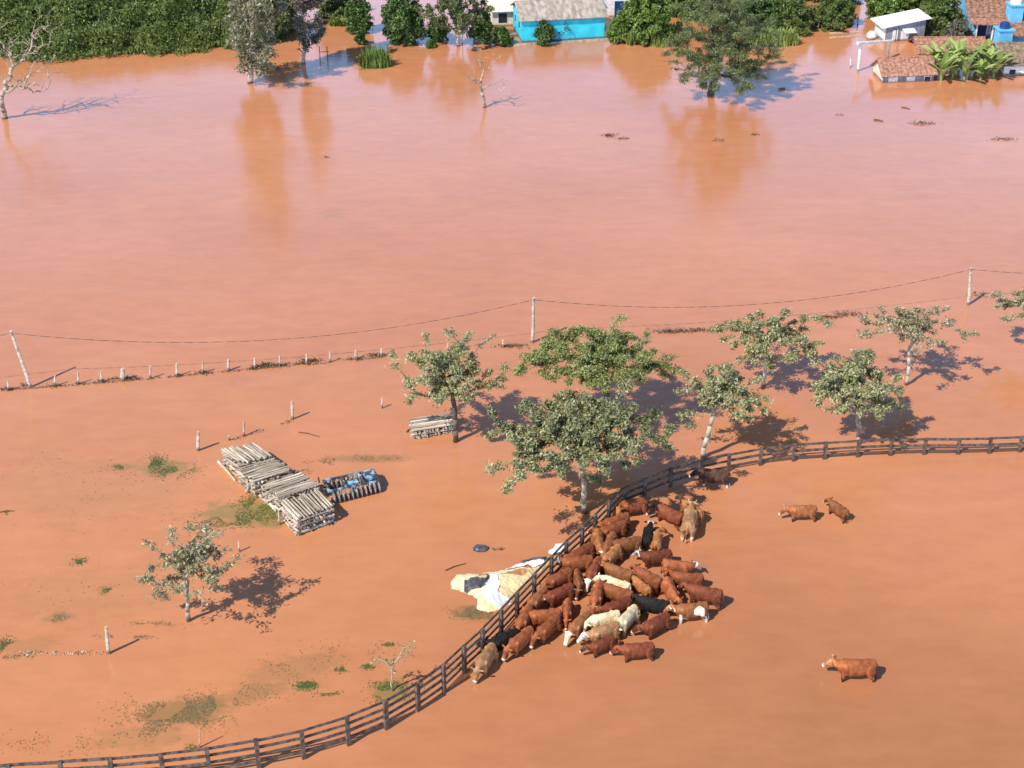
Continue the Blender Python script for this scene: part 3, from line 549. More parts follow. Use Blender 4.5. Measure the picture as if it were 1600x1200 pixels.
def blue_house():
    A, L, ang = frame_of((1516, 58), (1640, 62)); root = empty('blue_house', A, ang); tag(root, 'blue house with old terracotta roofs at the upper right corner', 'house')
    D = 7.5; mb = MB(); mb.box((L / 2, D / 2, .6), (L, D, 3.2)); mb.build('wall', M['blue'], root)
    rf = MB(); top = Vector((-.6, D / 2, 3.6)); u = Vector((L + .8, 0, 0))
    for s in (-1, 1): wavy_roof(rf, top, u, Vector((0, s * (D / 2 + .6), -1.6)), int(u.x / .25), 12, .03)
    r = rf.build('roof', M['tileold'], root)
    q = MB(); q.tube([(-.6, D / 2, 3.64), (L + .2, D / 2, 3.64)], .09, 6); q.build('ridge_cap', M['tile'], r)
    # front wing with its own roof
    mb = MB(); mb.box((L * .66, -1.3, .2), (L * .5, 2.9, 2.0)); mb.build('front_wing', M['blue'], root)
    rf = MB(); wavy_roof(rf, Vector((L * .38, .6, 2.1)), Vector((L * .6, 0, 0)), Vector((0, -3.8, -.95)), int(L * .6 / .25), 10, .03); rf.build('roof', M['tileold'], root)
    for x, w_, h_, z, mt, nm in [(.9, .8, 1.6, .5, 'navy', 'door'), (2.1, .8, .8, .9, 'dark', 'window'), (3.0, .5, 1.5, .5, 'dark', 'doorway')]:
        q = MB(); q.box((x, -.03, z), (w_, .06, h_)); f_ = q.build(nm, M[mt], root); q = MB(); q.box((x, -.012, z), (w_ + .22, .05, h_ + .22)); q.build('frame', M['white'], f_)
    for x in (.2, 1.6, 2.7):
        q = MB(); q.box((x, -1.3, .3), (.14, .14, 2.6)); q.build('porch_post', M['white'], root)
    rf = MB(); wavy_roof(rf, Vector((-.4, .2, 2.15)), Vector((3.5, 0, 0)), Vector((0, -1.9, -.5)), 14, 5, .03); rf.build('porch_roof', M['tile'], root)
blue_house()
def tower(name, label, base, w_, h, tank, tr_, th, tm, wm='blue'):
    B = P(*base); root = empty(name, B, .1); tag(root, label, 'water tower'); q = MB(); q.box((0, 0, h / 2 - .5), (w_, w_, h + 1)); q.build('tower_body', M[wm], root)
    q = MB(); q.box((0, 0, h + .05), (w_ + .25, w_ + .25, .1)); q.build('platform', M['white'] if wm == 'cream' else M[wm], root)
    q = MB(); q.tube([(0, 0, h + .1), (0, 0, h + .1 + th * .8), (0, 0, h + .1 + th)], [tr_, tr_ * .95, tr_ * .55], 14); q.build('tank', M[tm], root, smooth=False)
tower('water_tower', 'square blue water tower with dark blue tank in front of the house', (1563, 84), 1.2, 2.2, 1, .45, .55, 'navy')
tower('water_tower', 'blue water tower with round white tank rising above the roof', (1578, 62), 1.15, 3.2, 1, .5, .65, 'tin')
o = empty('gate_frame', P(1341, 111)); tag(o, 'white goal shaped frame of two posts and a beam by the tiled shed', 'gate frame')
B = P(1341, 111); B2 = P(1387, 92); t1 = PV(B.y, 1345, 67) - B; t2 = Vector((B2.x - B.x, B2.y - B.y, 0)); t2b = PV(B2.y, 1389, 64) - B
for a_, b_ in ((Vector((0, 0, -.8)), t1), (t2 - Vector((0, 0, .8)), t2b)): q = MB(); q.tube([a_, b_], .11, 8); q.build('post', M['white'], o)
q = MB(); dd = (t2b - t1); q.tube([t1 - dd * .12, t2b + dd * .12], .12, 8); q.build('beam', M['white'], o)
stake((1329, 105), (1329, 92), .06, label='thin white stake left of the white goal shaped frame', m='white')
stake((567, 50), (567, -30), .1, name='utility_pole', label='pale concrete utility pole at the top edge', cat='pole', m='cream')
stake((635, 70), (635, 55), .1, label='short pale post at the foot of the dense round tree', m='cream')
stake((1481, 42), (1486, -15), .09, name='utility_pole', label='pale slanting utility pole behind the bare greyish shrub', cat='pole', m='cream')
o = empty('post_frame', P(500, 90)); tag(o, 'two dark stakes joined by a bar right of the white trunk', 'frame')
for x in (0, .65): q = MB(); q.tube([(x, 0, -.6), (x, 0, 1.0)], .04, 6); q.build('stake', M['darkbark'], o)
q = MB(); q.tube([(-.1, 0, .5), (.8, 0, .52)], .035, 6); q.build('bar', M['darkbark'], o)
def dish():
    B = P(723, 70); root = empty('satellite_dish', B); tag(root, 'large round pale satellite dish on a mast', 'satellite dish')
    c = PV(B.y, 723, 45) - B; q = MB(); q.tube([(-.05, 0, -1), (0, 0, c.z - .1), c], [.05, .045, .04], 8); q.build('mast', M['cream'], root)
    nrm = Vector((-.45, -.65, .6)).normalized(); rot = nrm.to_track_quat('Z', 'Y').to_matrix(); V = [c]; Fc = []
    rings = 5; n = 24; V = []
    for s in (0, .03):
        for a in range(rings + 1):
            for b in range(n):
                r = .68 * a / rings; t = 2 * math.pi * b / n; V.append(c + rot @ Vector((r * math.cos(t), r * math.sin(t), r * r * .42 - s)))
    for s in (0, 1):
        k = s * (rings + 1) * n
        for a in range(rings):
            for b in range(n): Fc.append((k + a * n + b, k + (a + 1) * n + b, k + (a + 1) * n + (b + 1) % n, k + a * n + (b + 1) % n))
    mesh_obj('reflector', V, Fc, M['cream'], root)
    q = MB(); tip = c + nrm * .6
    for t in (0, 2.1, 4.2): q.tube([c + rot @ Vector((.62 * math.cos(t), .62 * math.sin(t), .16)), tip], .014, 5)
    q.ell(tip, (.06, .06, .06)); q.build('feed_arm', M['steel'], root)
dish()
for (x, y, s, lb) in [(746, 65, (.75, .45, .35), 'white box floating upper of two near the dark bush'), (746, 77, (.75, .3, .18), 'white flat slab floating below the upper white box')]:
    q = MB(); q.box((0, 0, 0), s, rng.uniform(-.2, .2)); o = q.build('floating_box', M['cream']); o.location = P(x, y) + Vector((0, 0, .06)); tag(o, lb, 'box')
def far_fence():
    A, L, ang = frame_of((1278, 45), (1340, 39)); root = empty('wire_fence', A, ang); tag(root, 'low far post and rail fence left of the white roofed shed', 'fence')
    for k in range(5): q = MB(); q.tube([(L * k / 4, 0, -.7), (L * k / 4, 0, .75)], .06, 6); q.build('post', M['post'], root)
    for z in (.3, .62): q = MB(); q.tube([(0, 0, z), (L, 0, z)], .035, 5); q.build('rail', M['post'], root)
far_fence()
for (a, b, lb) in [((1296, 52), (1346, 50), 'long pale plank floating below the far fence, upper one'), ((1296, 59), (1342, 56), 'long pale plank floating below the far fence, lower one')]:
    A, L, ang = frame_of(a, b); q = MB(); q.box((L / 2, 0, .03), (L, .16, .05)); o = q.build('floating_plank', M['plank']); o.location = A; o.rotation_euler = (0, 0, ang); tag(o, lb, 'plank')

# ------------------------------------------------------------ log stacks
logm = []
for k in range(7):
    mb = MB(); n = 9; L = 1.0; pts = []; rad = []; bx = rng.uniform(-.02, .02); r0 = rng.uniform(.9, 1.1)
    for j in range(n): t = j / (n - 1); pts.append((t - .5, math.sin(t * 3.1) * bx, math.cos(t * 2.5) * .012)); rad.append(.075 * r0 * (1 - .18 * t) * rng.uniform(.93, 1.07))
    mb.tube(pts, rad, 9, jit=.09)
    me = mb.build('log', M['log']); logm.append(me.data); bpy.data.objects.remove(me)
def log_stack(quad, z, wide, labtop, lablow, grp, layers=7, along_first=True, miss=.06, topn=9):
    q = [P(x, y, z) for x, y in quad]          # left, back, right, front corners of the top face
    c = sum(q, Vector()) / 4; u = ((q[2] - q[3]) + (q[1] - q[0])) / 2; v = ((q[0] - q[3]) + (q[1] - q[2])) / 2   # u: front edge, v: depth
    lu, lv = u.length, v.length; au = math.atan2(u.y, u.x); av = math.atan2(v.y, v.x); u.normalize(); v.normalize()
    r = z / layers / 2 * 1.04
    for Lr in range(layers):
        alongv = ((layers - 1 - Lr) % 2 == 0) == along_first; zc = r + Lr * z / layers - .1
        n = int((lu if alongv else lv) / (2 * r)); top = Lr >= layers - 1
        for k in range(n):
            if not top and 1 <= k < n - 1 and rng.random() < miss * 3: continue
            t = (k + .5) / n - .5 + rng.uniform(-.012, .012)
            pos = c + (u * t * lu if alongv else v * t * lv); dirn = v if alongv else u
            pos = pos + dirn * rng.uniform(-.1, .1); o = bpy.data.objects.new('log', rng.choice(logm)); C.collection.objects.link(o)
            L = (lv if alongv else lu) * rng.uniform(.93, 1.07); rs = r / .075 * rng.uniform(.66, 1.1)
            o.location = (pos.x, pos.y, zc + rng.uniform(-.02, .02) + (rng.uniform(0, .04) if top else 0)); o.scale = (L, rs, rs); o.rotation_euler = (rng.uniform(0, 6.28), rng.uniform(-.02, .02), (av if alongv else au) + rng.uniform(-.035, .035) + (math.pi if rng.random() < .5 else 0))
            tag(o, labtop if top else lablow, 'log', grp)
log_stack([(436, 782), (498, 759), (523, 787), (463, 807)], 1.12, 0, 'pale log laid lengthwise on top of the stack nearest the camera', 'weathered log in the lower courses of the log stack nearest the camera', 'logs in the nearest stack')
log_stack([(405, 756), (472, 733), (497, 755), (437, 773)], 1.05, 0, 'grey log laid crosswise on top of the second stack from the camera', 'weathered log in the lower courses of the second log stack from the camera', 'logs in the second stack', along_first=False)
log_stack([(368, 729), (429, 711), (455, 731), (397, 748)], 1.05, 0, 'grey log laid crosswise on top of the third stack from the camera', 'weathered log in the lower courses of the third log stack from the camera', 'logs in the third stack', along_first=False)
log_stack([(342, 699), (400, 688), (424, 708), (376, 720)], 1.1, 0, 'silvery log laid lengthwise on top of the farthest stack in the row', 'weathered log in the lower courses of the farthest stack in the row', 'logs in the farthest stack of the row')
log_stack([(639, 650), (706, 641), (712, 660), (645, 669)], .68, 0, 'pale log on top of the small separate stack beneath the tree', 'weathered log in the lower courses of the small separate stack', 'logs in the small separate stack', layers=5, along_first=False)
for (a, b, lb) in [((341, 722), (368, 752), 'long pale pole lying in water along the left side of the stacks'), ((406, 775), (432, 800), 'pale pole slanting in water beside the second log stack')]:
    A = P(*a); Bq = P(*b); q = MB(); q.tube([Vector((0, 0, .05)), (Bq - A) * .5 + Vector((0, 0, .09)), Bq - A + Vector((0, 0, .04))], [.07, .065, .05], 7, jit=.1); o = q.build('loose_pole', M['plank']); o.location = A; tag(o, lb, 'pole')
for b, t, lb in [((388, 770), (386, 745), 'upright pale stake propping the third log stack'), ((437, 820), (435, 797), 'upright pale stake at the left corner of the nearest log stack')]: stake(b, t, .05, name='prop_stake', label=lb, cat='stake')

# ------------------------------------------------------------ disc harrow
def harrow():
    a = P(508, 762, .4); b = P(588, 745, .4); d = b - a; L = d.length; root = empty('disc_harrow', Vector((a.x, a.y, 0)), math.atan2(d.y, d.x)); tag(root, 'faded blue disc harrow half under water beside the log stacks', 'farm implement')
    z = .52; q = MB()
    for y in (-.55, .45): q.box((L / 2, y, z), (L, .08, .10))
    for x in (.05, L * .35, L * .7, L - .05): q.box((x, -.05, z + .01), (.11, 1.05, .10))
    q.box((L * .88, -.05, z + .1), (L * .24, .8, .05)); q.build('frame', M['bluem'], root)
    q = MB(); q.box((L * .88, -.05, z + .15), (L * .2, .5, .06)); q.box((L * .5, -.4, z + .12), (.5, .3, .12)); q.build('weight_tray', M['bluem'], root)
    for gy, ph in ((-.75, .12), (.55, -.12)):
        ax = MB(); ax.tube([(.1, gy, .22), (L - .1, gy + (ph * 1.2), .22)], .035, 6); ax.build('axle', M['steel'], root)
        n = 11
        for k in range(n):
            x = .15 + (L - .3) * k / (n - 1); q = MB(); Vv = []
            m_ = 16; c = Vector((x, gy + ph * 1.2 * k / (n - 1), .22))
            rr = [(0, 0), (.16, .02), (.31, .07)]
            for s in (0, .012):
                for (r_, dx) in rr:
                    for t in range(m_): an = 2 * math.pi * t / m_; Vv.append(c + Vector((dx + s, r_ * math.cos(an), r_ * math.sin(an))))
            Fc = [(s * 3 * m_ + a_ * m_ + t, s * 3 * m_ + (a_ + 1) * m_ + t, s * 3 * m_ + (a_ + 1) * m_ + (t + 1) % m_, s * 3 * m_ + a_ * m_ + (t + 1) % m_) for s in (0, 1) for a_ in (0, 1) for t in range(m_)]
            Fc += [(2 * m_ + t, 2 * m_ + (t + 1) % m_, 5 * m_ + (t + 1) % m_, 5 * m_ + t) for t in range(m_)]
            q.add(Vv, Fc); q.build('disc', M['disc'], root)
        for x in (L * .2, L * .5, L * .8): q = MB(); q.box((x, gy + ph * .6, .38), (.07, .07, .34)); q.build('hanger', M['bluem'], root)
    q = MB(); q.tube([(0, 0, z), (-.25, 0, z + .05), (-.3, 0, z + .55)], .045, 6); q.box((-.05, -.1, z), (.4, .1, .1)); q.build('hitch', M['steel'], root)
harrow()

# ------------------------------------------------------------ tarps
def inside(poly, x, y):
    r = False; n = len(poly)
    for i in range(n):
        x1, y1 = poly[i]; x2, y2 = poly[i - 1]
        if (y1 > y) != (y2 > y) and x < (x2 - x1) * (y - y1) / (y2 - y1) + x1: r = not r
    return r
def edist(poly, x, y):
    m = 9
    for i in range(len(poly)):
        a = Vector(poly[i]); b = Vector(poly[i - 1]); p = Vector((x, y)); d = b - a; t = max(0, min(1, (p - a).dot(d) / max(d.length_squared, 1e-6))); m = min(m, (p - a - d * t).length)
    return m
from mathutils import noise as mnoise
ycoords = [(703, 912), (712, 898), (735, 896), (770, 893), (800, 887), (830, 876), (858, 870), (866, 874), (846, 893), (822, 915), (800, 937), (783, 952), (765, 958), (746, 953), (741, 934), (722, 926), (706, 922)]
ypoly = [(P(*c).x, P(*c).y) for c in ycoords]
def hf(x, y):
    e = edist(ypoly, x, y) if inside(ypoly, x, y) else 0
    return -.06 + .34 * min(1, e / .7) ** .6 + .07 * mnoise.noise(Vector((x * 1.7, y * 1.7, 3))) + .03 * mnoise.noise(Vector((x * 6, y * 6, 3)))
def sheet(name, coords, label, m, lift, cell=.045, jag=.06, cat='tarp', amp=.04, mi=None, hfun=hf):
    poly = [(P(*c, .15).x, P(*c, .15).y) for c in coords] if lift else ypoly
    xs = [p[0] for p in poly]; ys = [p[1] for p in poly]; x0, y0 = min(xs), min(ys); nx = int((max(xs) - x0) / cell) + 2; ny = int((max(ys) - y0) / cell) + 2
    idx = {}; V = []; Fc = []; cx, cy = sum(xs) / len(xs), sum(ys) / len(ys); I = []
    def vid(i, j):
        if (i, j) not in idx:
            x = x0 + i * cell; y = y0 + j * cell; idx[(i, j)] = len(V)
            V.append((x - cx, y - cy, hfun(x, y) + lift + amp * abs(mnoise.noise(Vector((x * 3.1, y * 3.1, lift * 50)))) + amp * .4 * mnoise.noise(Vector((x * 9, y * 9, 7)))))
        return idx[(i, j)]
    for i in range(nx):
        for j in range(ny):
            x = x0 + (i + .5) * cell; y = y0 + (j + .5) * cell; w1 = mnoise.noise(Vector((x * 2.3, y * 2.3, 1 + lift))) * jag * 3; w2 = mnoise.noise(Vector((x * 2.3, y * 2.3, 5 + lift))) * jag * 3
            if inside(poly, x + w1, y + w2):
                Fc.append((vid(i, j), vid(i + 1, j), vid(i + 1, j + 1), vid(i, j + 1)))
                I.append(1 if mi and mnoise.noise(Vector((x * .9, y * 1.6, 9))) > .22 and y > P(0, 905).y else 0)
    o = mesh_obj(name, V, Fc, m, None, True, I if mi else None); o.location = (cx, cy, 0); tag(o, label, cat); return o
sheet('yellow_tarp', ycoords, 'large pale yellow tarp awash beside the pen fence', [M['ytarp'], M['mud']], 0, cat='tarp', mi=True)
sheet('white_sheet', [(764, 902), (776, 901), (780, 912), (779, 925), (786, 934), (800, 938), (793, 946), (784, 950), (770, 945), (752, 932), (757, 918)], 'bright white plastic sheet crumpled on the middle of the yellow tarp', M['wplastic'], .05, cat='sheet')
sheet('white_sheet', [(788, 890), (806, 878), (820, 873), (848, 872), (852, 878), (838, 884), (812, 888)], 'long white plastic sheet on the far edge of the yellow tarp', M['wplastic'], .05, cat='sheet')
sheet('white_sheet', [(857, 861), (868, 850), (882, 844), (889, 846), (880, 856), (866, 866)], 'white plastic piece separate from the tarp, against the fence', M['wplastic'], .09, cat='sheet', hfun=lambda x, y: 0)
sheet('black_plastic', [(722, 916), (728, 909), (745, 908), (762, 903), (768, 908), (756, 922), (745, 926), (730, 922)], 'torn dark plastic on the left part of the yellow tarp', M['bplastic'], .045, jag=.12, cat='plastic')
sheet('black_plastic', [(812, 874), (830, 870), (850, 869), (853, 874), (838, 876), (822, 876)], 'narrow dark plastic strip along the far edge of the tarp', M['bplastic'], .11, jag=.08, cat='plastic')

# ------------------------------------------------------------ debris
def debris(label, p, rx, ry, n, name='debris_clump', size=.16, h=.12, m='debris', cat='debris', group='clumps of floating debris', kind=None, sticks=4):
    B = P(*p); c = nr.normal(size=(n, 3)) * np.array([rx, ry, h]) * .5; c[:, 2] = np.abs(c[:, 2]) + .01
    V = leaves(c, None, size, .28, .35); root = leaf_obj(name, V, M[m]); root.location = B; tag(root, label, cat, group, kind); return root
dl = [((12, 609), .55, .2, 90, 'weed raft round the first post at the left edge'), ((37, 603), .2, .15, 50, 'small debris tuft left of the leaning pole foot'), ((88, 603), .3, .15, 60, 'debris tuft at the post right of the leaning pole'), ((124, 600), .25, .12, 40, 'straw tuft caught on the post third in the row'),
      ((160, 597), .35, .15, 60, 'straw raft left of the thick stump post'), ((198, 592), .8, .2, 150, 'dark debris raft around the thick stump post'), ((278, 588), .25, .15, 40, 'reddish twig tuft at a short lone post'), ((320, 583), .45, .2, 110, 'weed clump wrapped on a post mid row'),
      ((399, 575), .3, .25, 110, 'straw clump at left end of the long debris tangle'), ((415, 572), .3, .3, 110, 'bulky pale root clump in the long debris tangle'), ((428, 571), .9, .2, 160, 'low debris raft joining two posts in the tangle'), ((470, 569), .7, .14, 70, 'thin debris trail at the right end of the tangle'), ((485, 564), .65, .25, 140, 'dark weed clump left of the sturdier post'), ((552, 562), .7, .12, 70, 'thin straw line beside a small post'), ((590, 556), .6, .25, 140, 'green brown weed clump left of the open crowned tree'),
      ((800, 541), 1.0, .25, 150, 'rough debris line between open crowned tree and acacia'), ((1050, 518), 1.3, .3, 240, 'brown debris line right of the acacia crown'), ((1095, 516), .8, .25, 110, 'debris knot left of the broad topped tree'), ((1295, 496), .8, .2, 100, 'small debris line between the two right hand trees'), ((1325, 491), 1.0, .3, 140, 'pale twig line left of the sparse right tree'),
      ((952, 212), .6, .35, 130, 'leafy flotsam clump in the open far water'), ((975, 217), .5, .2, 50, 'small flotsam beside the leafy clump in far water'), ((1440, 193), 1.1, .5, 150, 'loose twiggy flotsam below the tiled shed'), ((1570, 218), 1.1, .3, 120, 'dark twig raft at the right edge of the far water'), ((1222, 140), .35, .2, 80, 'dark knot of roots in the round blue shadow'), ((1180, 211), .4, .15, 40, 'small dark floating tuft below the feathery olive tree'), ((1122, 220), .5, .3, 50, 'reddish leaf scatter floating below the feathery olive tree'), ((434, 108), .55, .25, 110, 'brown bush tip poking from the blue shadow near the eucalyptus'), ((1310, 180), .5, .3, 25, 'sparse reddish flotsam below the white goal frame'), ((509, 246), .2, .1, 20, 'lone dark speck floating in open water at upper left'),
      ((1530, 462), .8, .6, 60, 'twig scatter beside the pole at the right edge'), ((775, 859), .4, .1, 20, 'small dark twigs right of the dark floating lump')]
for p, rx, ry, n, lb in dl: debris(lb, p, rx, ry, n, name='debris_clump', kind='stuff' if rx >= .7 or n < 60 else None)
def flotsam(line, n, label):
    pts = [P(*c) for c in line]; L = [(b - a).length for a, b in zip(pts, pts[1:])]; tot = sum(L); c = []
    for _ in range(n):
        t = rng.random() * tot; i = 0
        while i < len(L) - 1 and t > L[i]: t -= L[i]; i += 1
        p = pts[i].lerp(pts[i + 1], t / L[i])
        if mnoise.noise(Vector((p.x * .8, p.y * .8, 2))) > -.15: c.append((p.x + rng.gauss(0, .05), p.y + rng.gauss(0, .07), rng.uniform(0, .05)))
    c = np.array(c); o0 = c.mean(0); o0[2] = 0; o = leaf_obj('flotsam_line', leaves(c - o0, None, .11, .3, .6), M['debris']); o.location = o0; tag(o, label, 'flotsam', kind='stuff')
flotsam([(0, 610), (122, 601), (235, 592), (357, 580), (437, 573), (516, 567), (596, 558)], 1300, 'thin straw line caught along the drowned row of posts at left')
flotsam([(1020, 519), (1110, 517), (1210, 508), (1290, 498), (1345, 490)], 500, 'thin straw line on the water behind the right hand trees')
flotsam([(309, 705), (381, 682), (457, 657)], 260, 'faint straw line along the old fence behind the log stacks')
q = MB(); q.ell((0, 0, .02), (.38, .26, .17), 12); o = q.build('dark_lump', M['bplastic'], smooth=True); o.location = P(751, 858)
for v in o.data.vertices: v.co *= 1 + .18 * mnoise.noise(v.co * 6)
tag(o, 'dark rounded lump floating above the yellow tarp', 'debris')
for (a, b, r, lb) in [((696, 892), (728, 881), .03, 'thin bent stick floating left of the yellow tarp'), ((467, 676), (500, 683), .03, 'dark stick floating behind the log stack row'), ((1365, 188), (1380, 190), .09, 'short dark log floating below the tiled shed'), ((0, 801), (22, 799), .03, 'short dark twig floating at the left edge'), ((636, 676), (641, 671), .05, 'dark stick poking out left of the small log stack'), ((1408, 168), (1422, 171), .05, 'small dark branch floating under the tiled shed')]:
    A = P(*a); Bq = P(*b); q = MB(); q.tube([Vector((0, 0, .02)), (Bq - A) * .4 + Vector((0, .05, .05)), Bq - A + Vector((0, 0, .02))], [r, r * .9, r * .6], 6, jit=.15); o = q.build('floating_stick', M['darkbark']); o.location = A; tag(o, lb, 'stick')
# drowned grass breaking the surface: uncountable
def grass_field(name, patches, m, label, size=.12):
    cs = []
    for (x, y, rx, ry, n) in patches:
        B = P(x, y); s = scale_at(B); wx = rx / s; wy = ry / (s * math.sin(math.atan2(CAM_H, B.y)))
        n *= 2; c = nr.normal(size=(n, 3)) * np.array([wx, wy, 0]) * .6
        k = np.array([mnoise.noise(Vector((B.x + a * 1.0, (B.y + b) * 1.0, 4))) > -.12 for a, b, _ in c])
        c = c[k]; c += np.array([B.x, B.y, 0]); c[:, 2] = nr.uniform(-.012, .02, len(c)); cs.append(c)
    cs = np.concatenate(cs); o0 = cs.mean(0); o0[2] = 0
    o = leaf_obj(name, leaves(cs - o0, None, size, .22, .93), M[m]); o.location = o0; tag(o, label, 'grass', kind='stuff')
grass_field('drowned_grass', [(285, 1112, 70, 22, 1800), (340, 1100, 30, 14, 500), (230, 1140, 50, 14, 260), (400, 1080, 60, 14, 220), (450, 1045, 70, 20, 160), (540, 1015, 60, 14, 120), (120, 1165, 60, 16, 110), (40, 1155, 50, 14, 90), (735, 957, 28, 10, 420), (770, 960, 20, 8, 200), (90, 965, 18, 6, 110), (575, 716, 60, 5, 220), (510, 722, 20, 6, 120), (230, 740, 110, 20, 200), (420, 740, 60, 10, 60), (150, 800, 100, 40, 90), (100, 920, 110, 40, 120), (270, 930, 40, 10, 80), (60, 720, 60, 25, 50), (30, 1025, 40, 5, 120), (200, 995, 50, 3, 160), (240, 975, 40, 4, 120), (620, 1020, 40, 20, 50)], 'grass', 'sparse brown drowned grass showing through shallow water at left')
grass_field('green_grass', [(242, 722, 14, 9, 480), (265, 737, 28, 9, 520), (190, 729, 12, 4, 160), (290, 730, 16, 5, 160), (370, 812, 55, 11, 900), (400, 785, 26, 14, 700), (440, 800, 30, 12, 400), (124, 877, 11, 5, 120), (170, 923, 12, 5, 150), (478, 1071, 16, 6, 260), (512, 1082, 14, 5, 170), (536, 1046, 11, 4, 120), (575, 1042, 10, 4, 110), (610, 1080, 26, 15, 800), (6, 1008, 14, 10, 260), (470, 733, 26, 8, 180), (12, 801, 6, 3, 40), (608, 1007, 8, 3, 60), (300, 1168, 10, 4, 60)], 'grassg', 'green grass tufts breaking the surface around the log stacks')
V = leaves(np.stack([nr.uniform(-1.9, 1.9, 130), nr.normal(size=130) * .06, nr.uniform(0, .05, 130)], 1), None, .14, .35, .6); o = leaf_obj('straw_line', V, M['plank']); o.location = P(100, 1021); tag(o, 'line of pale straw floating left of the leaning pale post', 'straw', kind='stuff')

# ------------------------------------------------------------ cattle
WD = .42                                   # depth of the water where the herd stands
coat = lambda n, a, b: mat(n, tuple(v * .55 for v in a), tuple(v * 1.1 for v in b), 2.2, .62, 6, bump=.5, bscale=14, rnd=.25, spec=.18, contrast=(.32, .68))
K = {'red': coat('red_coat', (.21, .055, .018), (.35, .105, .038)), 'dark': coat('dark_red_coat', (.15, .038, .016), (.25, .066, .028)), 'brown': coat('brown_coat', (.20, .066, .024), (.34, .125, .045)), 'orange': coat('orange_coat', (.32, .11, .036), (.49, .195, .07)), 'tan': coat('tan_coat', (.36, .155, .065), (.54, .28, .13)), 'cream': coat('cream_coat', (.66, .48, .26), (.82, .67, .43)), 'black': coat('black_coat', (.010, .009, .010), (.028, .024, .022)), 'wet': coat('wet_shaded_legs', (.07, .028, .016), (.13, .055, .03)), 'umber': coat('umber_coat', (.055, .03, .022), (.12, .06, .04)), 'white': coat('white_hair', (.74, .66, .52), (.86, .82, .72)), 'muzz': mat('pale_muzzle', (.60, .46, .37), (.76, .62, .52), 8, .5), 'hoof': mat('hoof_dark', (.02, .015, .012), (.05, .04, .03), 8, .5), 'horn': mat('horn', (.45, .38, .28), (.7, .6, .45), 6, .4)}  # 'wet': soaked hair, its dark tone also paints underside shade into the coat
for _k in ('black', 'umber', 'wet'): K[_k].node_tree.nodes['Principled BSDF'].inputs['Specular IOR Level'].default_value = .12; K[_k].node_tree.nodes['Principled BSDF'].inputs['Roughness'].default_value = .75
def loft(mb, st, n=14, i=0):
    """st: list of (center, axis, side, up, ry, rz)"""
    k = len(mb.V)
    for (c, sd, upv, ry, rz) in st:
        for q_ in range(n):
            t = 2 * math.pi * q_ / n; mb.V.append(c + sd * ry * math.cos(t) + upv * rz * math.sin(t))
    for j in range(len(st) - 1):
        for q_ in range(n): mb.F.append((k + j * n + q_, k + j * n + (q_ + 1) % n, k + (j + 1) * n + (q_ + 1) % n, k + (j + 1) * n + q_)); mb.I.append(i)
    mb.F.append(tuple(k + q_ for q_ in range(n - 1, -1, -1))); mb.F.append(tuple(k + (len(st) - 1) * n + q_ for q_ in range(n))); mb.I += [i, i]
cow_cache = {}
